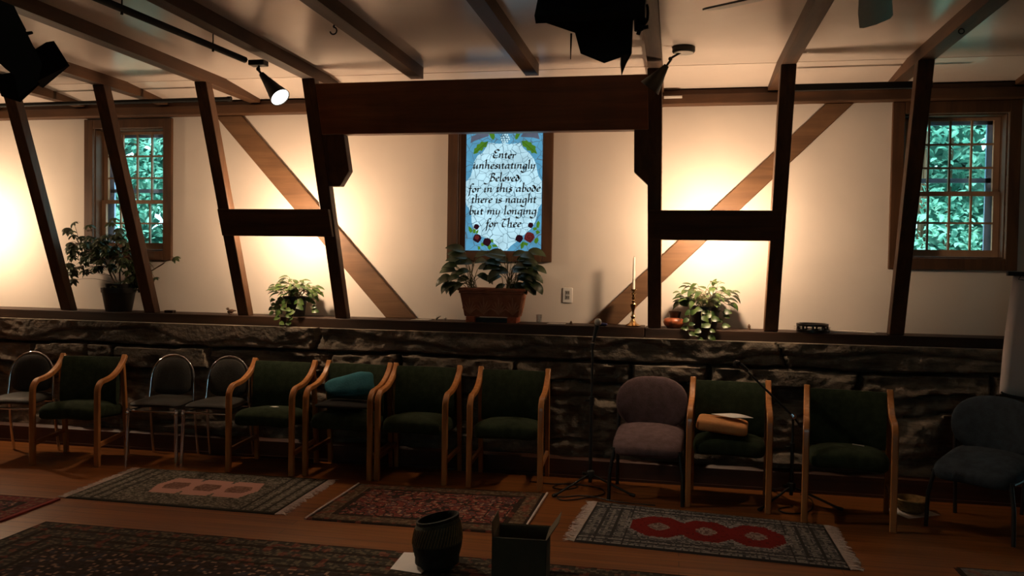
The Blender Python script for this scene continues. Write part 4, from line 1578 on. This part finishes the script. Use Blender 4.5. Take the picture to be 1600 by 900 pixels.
for cx in (-.165, .165):
    f_ = MB()
    for k in range(3):
        f_.box(cx - .036, cx + .036, -.085, .085, .001 + k * .0145, .001 + k * .0145 + .0105)
        f_.box(cx - .033, cx + .033, -.082, .082, .001 + k * .0145 + .0105, .001 + (k + 1) * .0145)
    part('foot', f_, M['brick'], pl)
part('tray', MB().box(-.125, .125, -.06, .08, .001, .03), M['pot'], pl)
random.seed(77)
for cx, seed in ((-.155, 5), (.13, 9)):
    random.seed(seed)
    lf, st = MB(), MB()
    spec = []
    if cx < 0:
        spec = [(-.29, .10, 1.6), (-.24, .19, .9), (-.20, -.03, 2.2), (-.13, .24, .6), (-.11, .33, .3), (-.06, .15, 1.2), (.0, .22, .7), (.02, .28, .4), (-.17, .10, 1.5), (-.26, .03, 2.0), (.06, .12, 1.6), (-.07, .27, .5)]
    else:
        spec = [(-.08, .27, .4), (-.03, .30, .5), (.05, .30, .6), (.10, .26, .8), (.16, .30, .9), (.22, .33, 1.0), (.20, .16, 1.4), (.26, .12, 1.7), (.30, .19, 1.3), (-.10, .14, 1.6), (-.06, .03, 2.4), (.12, .12, 1.3), (.02, .18, .9), (.16, .05, 1.9), (-.13, .23, .8), (.27, .05, 2.2), (.08, .20, .8)]
    for (dx, dz, bend) in spec + [(d_[0] * .75 + random.gauss(0, .05), d_[1] * .8, d_[2]) for d_ in spec]:
        s0 = Vector((cx + random.uniform(-.05, .05), random.uniform(-.05, .04), zt - .03))
        q_ = Vector((cx + dx * .62, random.uniform(-.09, .0), zt + max(.03, dz * .85)))
        st.tube(arc([s0, (s0 + q_) / 2 + Vector((0, 0, .03)), q_], 3), .0028, 5)
        sg = 1 if dx > 0 else -1
        d = Vector((sg * (.55 + abs(dx) * 1.4), -.35 + random.gauss(0, .25), .45 - bend * .30))
        L = random.uniform(.12, .17)
        lf.leaf(q_, d, (0, -.8, .8), L, L * .50, .7 + bend * .5, 7, .8, .30)
    part('peace_lily_stems', st, M['stem'], pl, smooth=60)
    part('peace_lily_leaves', lf, M['lily'], pl, smooth=80)

# brass candlestick and candle
cs = obj('candlestick', MB().lathe([(0, 0), (.058, 0), (.060, .006), (.050, .012), (.030, .022), (.018, .04), (.012, .055), (.015, .062), (.019, .075), (.013, .085), (.009, .10), (.010, .115), (.022, .15), (.025, .168), (.021, .176), (.010, .182), (.014, .192), (.009, .200),
                                    (.015, .214), (.015, .222), (.009, .228), (.011, .238), (.023, .245), (.023, .25), (.009, .252), (.010, .262), (.015, .272), (.027, .277), (.027, .281), (.012, .281), (.012, .26), (0, .26)], 28), M['brass'], smooth=30)
cs.location = (-.312, 6.385, LED + .001)
tag(cs, 'turned brass candlestick on the ledge left of a dark post', 'candlestick')
cd = MB().lathe([(0, .262), (.0108, .262), (.0095, .40), (.0072, .518), (.004, .525), (0, .526)], 16)
cd = obj('candle', cd, M['wax'], smooth=40, org=(0, 0, .262))
cd.location = (-.312, 6.385, LED + .263)
tag(cd, 'tall unlit white taper candle in the brass candlestick', 'candle')
part('wick', MB().tube([(0, 0, .262), (.001, 0, .272)], .0010, 5), M['pot'], cd)

# painted gourd bowl with brown pot on top
g = obj('painted_bowl', MB().lathe([(0, 0), (.045, 0), (.068, .02), (.078, .045), (.070, .068), (.045, .078), (.04, .074), (0, .07)], 28), M['orange'], smooth=50)
g.location = (-.008, 6.37, LED - .003)
tag(g, 'squat orange painted pot on the ledge, left of the bushy plant', 'pot')
g2 = obj('small_bowl', MB().lathe([(0, 0), (.035, 0), (.045, .04), (.047, .048), (.041, .048), (.03, .01), (0, .01)], 24), M['brownpot'], smooth=40)
g2.location = (.0, 6.375, LED + .074)
tag(g2, 'small brown bowl sitting on top of the orange pot', 'bowl')

# tambourine
tb = thing('tambourine', 'black tambourine lying on the ledge right of a dark post', 'tambourine', (.987, 6.375, LED - .003))
ring = MB()
for (z0, z1) in ((0, .018), (.044, .062)):
    ring.lathe([(.094, z0), (.112, z0), (.112, z1), (.094, z1), (.094, z0)], 36)
part('shell', ring, M['tamb'], tb, smooth=30)
PIL = []
jg = MB()
for k in range(9):
    a = 2 * PI * k / 9 + .2
    PIL.append(MB().tube([(.103 * math.cos(a + .22), .103 * math.sin(a + .22), .016), (.103 * math.cos(a + .22), .103 * math.sin(a + .22), .046)], .009, 6))
    for dz in (-.007, .007):
        jg.lathe([(0, -.0012), (.02, -.0012), (.02, .0012), (0, .0012)], 12, (.112 * math.cos(a), .112 * math.sin(a), .031 + dz))
for q_ in PIL:
    part('spacer', q_, M['tamb'], tb)
part('jingles', jg, M['chrome'], tb)

# small things along the ledge
tag(obj('folded_paper', MB().hexa([(1.105, 6.36, LED - .004), (1.425, 6.37, LED - .004), (1.42, 6.47, LED - .004), (1.10, 6.46, LED - .004)], [(1.105, 6.36, LED + .010), (1.425, 6.37, LED + .004), (1.42, 6.47, LED + .006), (1.10, 6.46, LED + .012)]), M['paper']),
    'flat white folded paper on the ledge between tambourine and rightmost post', 'paper')
bd = thing('bird_figurine', 'tiny dark bird figurine on the ledge left of the left crosspiece post', 'figurine', (-3.665, 6.40, LED + .001))
part('body', MB().pillow((0, 0, .024), .030, .016, .017, .9, 16, 8, Matrix.Rotation(-.25, 3, 'Y')).ball((-.026, 0, .044), .012, 10).tube([(-.035, 0, .045), (-.047, 0, .046)], [.004, .001], 6).tube([(.02, 0, .03), (.052, 0, .030)], [.010, .004], 6), M['clay'], bd, smooth=60)
part('base', MB().lathe([(0, 0), (.018, 0), (.015, .01), (0, .012)], 14), M['clay'], bd)
tag(obj('shot_glass', MB().lathe([(0, .0), (.021, 0), (.026, .068), (.0245, .068), (.0195, .008), (0, .008)], 20, (-1.037, 6.385, LED + .001)), M['tumbler'], smooth=40), 'small clear glass on the ledge right of the terracotta planter', 'glass')
tag(obj('cloth', MB().pillow((-.545, 6.33, LED + .012), .045, .03, .012, .4, 20, 8), M['blue'], smooth=60), 'small folded blue cloth on the ledge behind the straight microphone', 'cloth')
tag(obj('paper_sheet', MB().hexa([(-2.07, 6.36, LED + .001), (-1.93, 6.36, LED + .001), (-1.92, 6.44, LED + .001), (-2.06, 6.44, LED + .001)], [(-2.07, 6.36, LED + .003), (-1.93, 6.36, LED + .004), (-1.92, 6.44, LED + .004), (-2.06, 6.44, LED + .003)]), M['paper']), 'flat white paper on the ledge at the foot of the left brace', 'paper')
tag(obj('ornament', MB().tube([(-1.875, 6.40, LED + .002), (-1.86, 6.40, LED + .022), (-1.835, 6.40, LED + .035)], [.010, .007, .004], 8).tube([(-1.86, 6.40, LED + .022), (-1.885, 6.40, LED + .026)], [.006, .002], 6), M['white'], smooth=60), 'tiny white branching ornament on the ledge, left of the planter', 'ornament')
tag(obj('ornament', MB().ball((-1.795, 6.40, LED + .0135), .0125, 10), M['white'], smooth=60), 'tiny white round ornament on the ledge, nearest the planter', 'ornament')
tag(obj('paper_sheet', MB().hexa([(-.97, 6.35, LED + .001), (-.83, 6.35, LED + .001), (-.83, 6.42, LED + .001), (-.96, 6.42, LED + .001)], [(-.97, 6.35, LED + .004), (-.83, 6.35, LED + .004), (-.83, 6.42, LED + .005), (-.96, 6.42, LED + .005)]), M['paper']), 'flat white paper on the ledge right of the small clear glass', 'paper')
tag(obj('ornament', MB().lathe([(0, 0), (.012, 0), (.010, .012), (.006, .022), (0, .028)], 12, (-.785, 6.38, LED + .001)), M['clay'], smooth=50), 'tiny dark pointed ornament on the ledge below the wall outlet', 'ornament')
tag(obj('ornament', MB().lathe([(0, 0), (.012, 0), (.009, .02), (.012, .028), (0, .045)], 12, (.545, 6.42, LED - .003)), M['clay'], smooth=50), 'tiny dark peg ornament on the ledge right of the bushy plant', 'ornament')
tag(obj('wood_wedge', MB().box(-4.24, -4.16, 6.33, 6.38, LED + .0005, LED + .022), M['ledge'], bevel=.004), 'small wooden wedge on the ledge at the second post', 'wedge')

ol = thing('wall_outlet', 'white wall outlet plate on the plaster right of the stained glass', 'outlet', (-.836, YW, 1.30))
part('cover_plate', MB().box(-.038, .038, -.008, -.0005, .0, .118), M['white'], ol, bevel=.003)
part('socket_face', MB().box(-.017, .017, -.011, -.008, .025, .058).box(-.017, .017, -.011, -.008, .064, .095), M['greypl'], ol, bevel=.002)
part('slots', MB().box(-.009, -.004, -.0116, -.011, .034, .05).box(.004, .009, -.0116, -.011, .034, .05).box(-.009, -.004, -.0116, -.011, .072, .088).box(.004, .009, -.0116, -.011, .072, .088), M['blackm'], ol)

# ================================================================== CEILING FIXTURES
tr = thing('track_rail', 'black lighting track running along a ceiling joist to the lit spotlight', 'track', (-2.76, 4.3, 2.85))
part('rail', MB().tube([(-2.712, 4.89, 2.868), (-2.86, 2.9, 2.868)], .021, 8), M['blackm'], tr, True, smooth=50)
for yy in (4.55, 3.8):
    xx = -2.70 - .16 * (4.93 - yy) / 2.03
    part('hanger', MB().tube([(xx, yy, 2.86), (xx, yy, 2.995)], .004, 6).tube([(xx, yy, 2.835), (xx, yy, 2.87)], .007, 6), M['blackm'], tr, True)


def cone_lamp(name, label, canopy, joint, ap, r_ap, lit, disc_canopy):
    t = thing(name, label, 'spotlight', canopy)
    c = Vector(canopy)
    if disc_canopy:
        part('canopy', MB().lathe([(0, -.034), (.066, -.034), (.072, -.026), (.072, 0), (0, 0)], 28), M['bronze'], t, smooth=30)
        part('canopy_face', MB().lathe([(.012, -.037), (.060, -.037), (.060, -.0345), (.012, -.0345)], 24), M['greypl'], t)
    else:
        part('canopy', MB().box(-.058, .05, -.035, .035, -.022, .012), M['bronze'], t, bevel=.006)
    j = Vector(joint)
    d = (Vector(ap) - j)
    L = d.length
    d.normalize()
    part('swivel', MB().tube([c + Vector((0, 0, -.02)), j + Vector((0, 0, .012)), j, j + d * .045], .0075, 8).ball(j + Vector((-.002, 0, .008)), .0135, 10), M['bronze'], t, True, smooth=60)
    qq = d.to_track_quat('Z', 'X').to_matrix()
    s0 = .04
    prof = [(.0, s0), (.017, s0), (.019, s0 + .01), (r_ap * .52, s0 + (L - s0) * .42), (r_ap * .56, s0 + (L - s0) * .44), (r_ap * .76, s0 + (L - s0) * .72), (r_ap * .79, s0 + (L - s0) * .74), (r_ap, L), (r_ap - .004, L), (.02, s0 + .02), (0, s0 + .02)]
    part('shade', MB().lathe(prof, 32, j, qq), M['bronze'], t, True, smooth=30)
    if lit:
        part('lamp_face', MB().lathe([(0, L - .012), (r_ap - .006, L - .006)], 28, j, qq), M['lit'], t, True)
    else:
        part('lamp_face', MB().lathe([(0, L - .03), (r_ap - .012, L - .025)], 28, j, qq), M['greypl'], t, True)
    return j, d


cone_lamp('spotlight', 'lit bronze cone spotlight at the end of the black track', (-2.628, 4.915, 2.855), tuple(aty(404, 110, 4.89)), tuple(aty(438, 152.5, 4.82)), .064, True, False)
cone_lamp('spotlight', 'unlit bronze cone spotlight on a round ceiling mount, right of the header', (.02, 5.45, 2.995), tuple(aty(1048, 94, 5.44)), tuple(aty(1015, 138, 5.47)), .072, False, True)

tag(obj('horizontal_rail', MB().tube([(-6.8, 6.10, 2.868), (-3.50, 6.10, 2.878)], .017, 10).tube([(-3.53, 6.10, 2.878), (-3.50, 6.10, 2.878)], .021, 10), M['blackm'], smooth=50), 'long black rail running behind the left posts under the ceiling', 'rail')
tag(obj('horizontal_rail', MB().box(.735, 1.66, 6.03, 6.06, 2.822, 2.868), M['blackm'], bevel=.004), 'short black rail running between the two right posts under the ceiling', 'rail')
tag(obj('rail_strip', MB().box(-.115, .02, 6.41, 6.438, 2.868, 2.882), M['white']), 'short white strip on the wall plate right of the header', 'strip')

hk = atz(520, 36, 2.914)
hx = JX[5]
ho = obj('hanging_hook', MB().tube([(hx - .045, 4.40, 2.93), (hx - .055, 4.40, 2.905)], .005, 6).tube([(hx - .055, 4.40, 2.905)] + [(hx - .05 + .02 * math.sin(a) - .005, 4.40, 2.885 + .02 * math.cos(a)) for a in [k * .5 for k in range(10)]], .0045, 6), M['blackm'], smooth=60)
tag(ho, 'curved iron hook screwed into the side of a ceiling joist', 'hook')
rx = JX[9]
tag(obj('hanging_hook', MB().tube([(rx - .02 + .014 * math.cos(a), 4.93, 2.898 + .014 * math.sin(a)) for a in [2 * PI * k / 14 for k in range(14)]], .0035, 6, closed=True).tube([(rx - .02, 4.93, 2.912), (rx - .02, 4.93, 2.93)], .004, 6), M['blackm'], smooth=60), 'small iron ring screwed under the joist over the rightmost post', 'hook')

# ceiling fan (hub above the frame)
fx, fy, fz = .70, 3.33, 2.70
fan = thing('ceiling_fan', 'grey bladed ceiling fan at the top edge, right of the black stage light', 'fan', (fx, fy, fz))
part('motor', MB().lathe([(0, -.06), (.07, -.055), (.11, -.03), (.115, .03), (.09, .06), (.03, .075), (0, .078)], 28), M['bronze'], fan, smooth=40)
part('downrod', MB().tube([(0, 0, .07), (0, 0, .295)], .012, 10).lathe([(.0, .24), (.03, .24), (.055, .294), (0, .294)], 20), M['bronze'], fan, smooth=50)
for k in range(5):
    a = math.radians(77 + 72 * k)
    R_ = Matrix.Rotation(a, 3, 'Z') @ Matrix.Rotation(math.radians(-13), 3, 'X')     # right-hand side of each blade stands higher
    R_ = Matrix.Rotation(a, 3, 'Z') @ Matrix.Rotation(math.radians(-13), 3, 'X')
    pts = [(.17, -.045), (.25, -.06), (.45, -.068), (.62, -.072), (.665, -.06), (.69, .0), (.685, .05), (.66, .068), (.45, .068), (.25, .06), (.17, .045)]
    bl = MB().prism([R_ @ Vector((x, y, -.004)) for x, y in pts], R_ @ Vector((0, 0, .008)))
    bo = part('blade', bl, M['blade'], fan)
    part('blade_iron', MB().prism([R_ @ Vector((x, y, -.009)) for x, y in ((.10, -.018), (.22, -.03), (.24, 0), (.22, .03), (.10, .018))], R_ @ Vector((0, 0, .005))), M['bronze'], bo)


# theatre lights with barn doors hanging from the ceiling
def plate(pts, off):
    return MB().prism(pts, off)


def quad(pp, Ys):
    return [aty(x, y, Y_) for (x, y), Y_ in zip(pp, Ys)]


s1 = thing('stage_spotlight', 'black theatre light with barn doors hanging at the top centre', 'stage light', tuple(aty(925, -60, 2.3)))
c0 = aty(925, -55, 2.25)
ax = Vector((.02, .80, -.60)).normalized()
qq = ax.to_track_quat('Z', 'Y').to_matrix()
part('housing', MB().lathe([(0, -.26), (.07, -.255), (.115, -.22), (.125, -.10), (.130, .05), (.115, .052), (.10, -.05), (0, -.06)], 20, c0, qq), M['blackm'], s1, True, smooth=30)
part('front_frame', MB().prism([c0 + qq @ Vector(v) for v in ((-.145, -.145, .045), (.145, -.145, .045), (.145, .145, .045), (-.145, .145, .045))], qq @ Vector((0, 0, .025))), M['blackm'], s1, True)
for pp, Ys in ((((849, -30), (835, 25), (838, 30), (900, 51), (925, -20)), (2.32, 2.38, 2.38, 2.36, 2.30)),
               (((886, 5), (907, 83), (944, 98), (987, 83), (991, -10)), (2.36, 2.46, 2.47, 2.46, 2.36)),
               (((970, 85), (987, 83), (978, 100), (971, 118), (969, 100)), (2.44, 2.46, 2.52, 2.58, 2.52)),
               (((891, 52), (894, 52), (892, 92), (890.8, 92)), (2.38, 2.38, 2.5, 2.5)),
               (((905, -25), (985, -25), (995, -70), (900, -70)), (2.4, 2.4, 2.5, 2.5))):
    part('barn_door', plate(quad(pp, Ys), (.0, .0025, -.001)), M['blackm'], s1, True)
part('yoke', MB().band(arc([c0 + Vector((-.155, 0, 0)), c0 + Vector((-.155, -.02, .20)), c0 + Vector((-.10, -.02, .27)), c0 + Vector((.10, -.02, .27)), c0 + Vector((.155, -.02, .20)), c0 + Vector((.155, 0, 0))], 5), (0, 1, 0), .035, .005), M['blackm'], s1, True)
part('clamp', MB().tube([c0 + Vector((0, -.02, .26)), c0 + Vector((0, -.02, 2.995 - c0.z))], .016, 8).box(c0.x - .03, c0.x + .03, c0.y - .05, c0.y + .01, 2.80, 2.86), M['blackm'], s1, True)
kn = aty(1000, 20, 2.3)
cw = MB().tube(arc([kn, kn + Vector((.018, 0, .02)), kn + Vector((.02, 0, -.02)), kn + Vector((.006, 0, -.035))], 4), .004, 6).ball(kn + Vector((.0, 0, -.02)), .016, 10)
cw.tube([aty(990, 25, 2.3), aty(1004, 26, 2.3)], .012, 8).tube([aty(1000, 42, 2.3), aty(997, 54, 2.3)], .006, 6).tube([aty(992, 46, 2.3), aty(1013, 42, 2.3)], .005, 6).tube([aty(995, -10, 2.3), aty(998, 48, 2.3)], .012, 8)
part('adjusting_knobs', cw, M['blackm'], s1, True, smooth=60)

s2 = thing('stage_spotlight', 'black theatre light with barn doors hanging at the top left corner', 'stage light', tuple(aty(20, 20, 2.3)))
c0 = aty(-48, 66, 2.3)
dirv = (aty(92, 112, 2.42) - c0).normalized()
qq = dirv.to_track_quat('Z', 'Y').to_matrix()
bd_ = MB().lathe([(0, -.26), (.05, -.25), (.072, -.20), (.076, 0), (.076, .045), (.066, .045), (.10, -.02), (0, -.03)], 20, c0, qq)
part('housing', bd_, M['blackm'], s2, True, smooth=30)
for pp, Ys in ((((40, 86), (72, 66), (84, 64), (108, 102), (66, 137), (52, 130)), (2.42, 2.46, 2.47, 2.52, 2.50, 2.44)),
               (((-8, 118), (24, 112), (62, 130), (31, 159), (2, 150)), (2.36, 2.38, 2.44, 2.46, 2.42)),
               (((20, 8), (40, 46), (36, 52), (54, 75), (72, 95), (20, 90)), (2.32, 2.36, 2.36, 2.40, 2.44, 2.36))):
    part('barn_door', plate(quad(pp, Ys), (.0, .003, -.001)), M['blackm'], s2, True)
part('lens_box', plate(quad(((-12, -5), (22, 9), (40, 47), (54, 76), (66, 100), (58, 132), (30, 152), (22, 118), (8, 107), (-12, 88)), (2.28,) * 10), (-.088, .10, .026)), M['blackm'], s2, True)
part('adjusting_knob', MB().tube([aty(34, 54, 2.33), aty(50, 51, 2.33)], [.008, .005], 8), M['blackm'], s2, True)
part('yoke', MB().band(arc([c0 + Vector((-.15, -.03, 0)), c0 + Vector((-.15, -.03, .18)), c0 + Vector((-.08, -.03, .25)), c0 + Vector((.04, -.03, .25)), c0 + Vector((.07, -.03, .18)), c0 + Vector((.06, -.03, .05))], 5), (0, 1, 0), .035, .005), M['blackm'], s2, True)
part('clamp', MB().tube([c0 + Vector((-.02, -.03, .24)), c0 + Vector((-.02, -.03, 2.995 - c0.z))], .016, 8), M['blackm'], s2, True)

# ================================================================== LIGHT
WARM = (1., .71, .46)


def point(name, loc, power, color=WARM, r=.05):
    l_ = bpy.data.lights.new(name, 'POINT')
    l_.energy = power
    l_.color = color
    l_.shadow_soft_size = r
    o = bpy.data.objects.new(name, l_)
    col.objects.link(o)
    o.location = loc
    return o


# lamps fixed behind the crosspieces, washing the plaster
LAMP = 54
for nm, x in (('wash_lamp', -6.12), ('wash_lamp', -3.02), ('wash_lamp', .27)):
    point(nm, (x, 6.055, 1.885), LAMP)
# the lit cone spotlight
sl = bpy.data.lights.new('cone_spot', 'SPOT')
sl.energy = 60
sl.color = (1., .80, .56)
sl.spot_size = math.radians(95)
sl.spot_blend = .8
sl.shadow_soft_size = .045
so_ = bpy.data.objects.new('cone_spot', sl)
col.objects.link(so_)
jd = aty(438, 152.5, 4.82) - aty(404, 110, 4.89)
so_.location = aty(438, 152.5, 4.82) + jd.normalized() * .02
so_.rotation_euler = jd.to_track_quat('-Z', 'Y').to_euler()
# added fill lights behind the camera, no fixtures there; they lift the dim foreground
point('fill_light', (-2.2, .6, 2.75), 1.6, (1., .74, .50), .12)
point('fill_light', (1.6, .6, 2.75), 1.6, (1., .74, .50), .12)
w = bpy.data.worlds.new('overcast_sky')
sc.world = w
w.use_nodes = True
bg = w.node_tree.nodes['Background']
bg.inputs['Color'].default_value = (.50, .95, 1.0, 1)
bg.inputs['Strength'].default_value = 4.2
sun = bpy.data.lights.new('sun', 'SUN')
sun.energy = 7.5
sun.angle = .12
sun.color = (.8, 1., .92)
su = bpy.data.objects.new('sun', sun)
col.objects.link(su)
su.rotation_euler = (math.radians(38), 0, math.radians(165))
su.rotation_euler = Vector((.25, .75, -1.1)).to_track_quat('-Z', 'Y').to_euler()

# ================================================================== CAMERA
cam = bpy.data.cameras.new('camera')
cam.sensor_width = 36
cam.lens = FPX / 1600 * 36
cam.clip_start = .05
co = bpy.data.objects.new('camera', cam)
col.objects.link(co)
mw = Matrix((( _r.x, _u.x, -_f.x, 0), (_r.y, _u.y, -_f.y, 0), (_r.z, _u.z, -_f.z, EYE), (0, 0, 0, 1)))
co.matrix_world = mw
sc.camera = co

vs = sc.view_settings
vs.view_transform = 'Standard'
vs.look = 'None'
vs.gamma = 1
vs.use_curve_mapping = False
vs.exposure = 0.
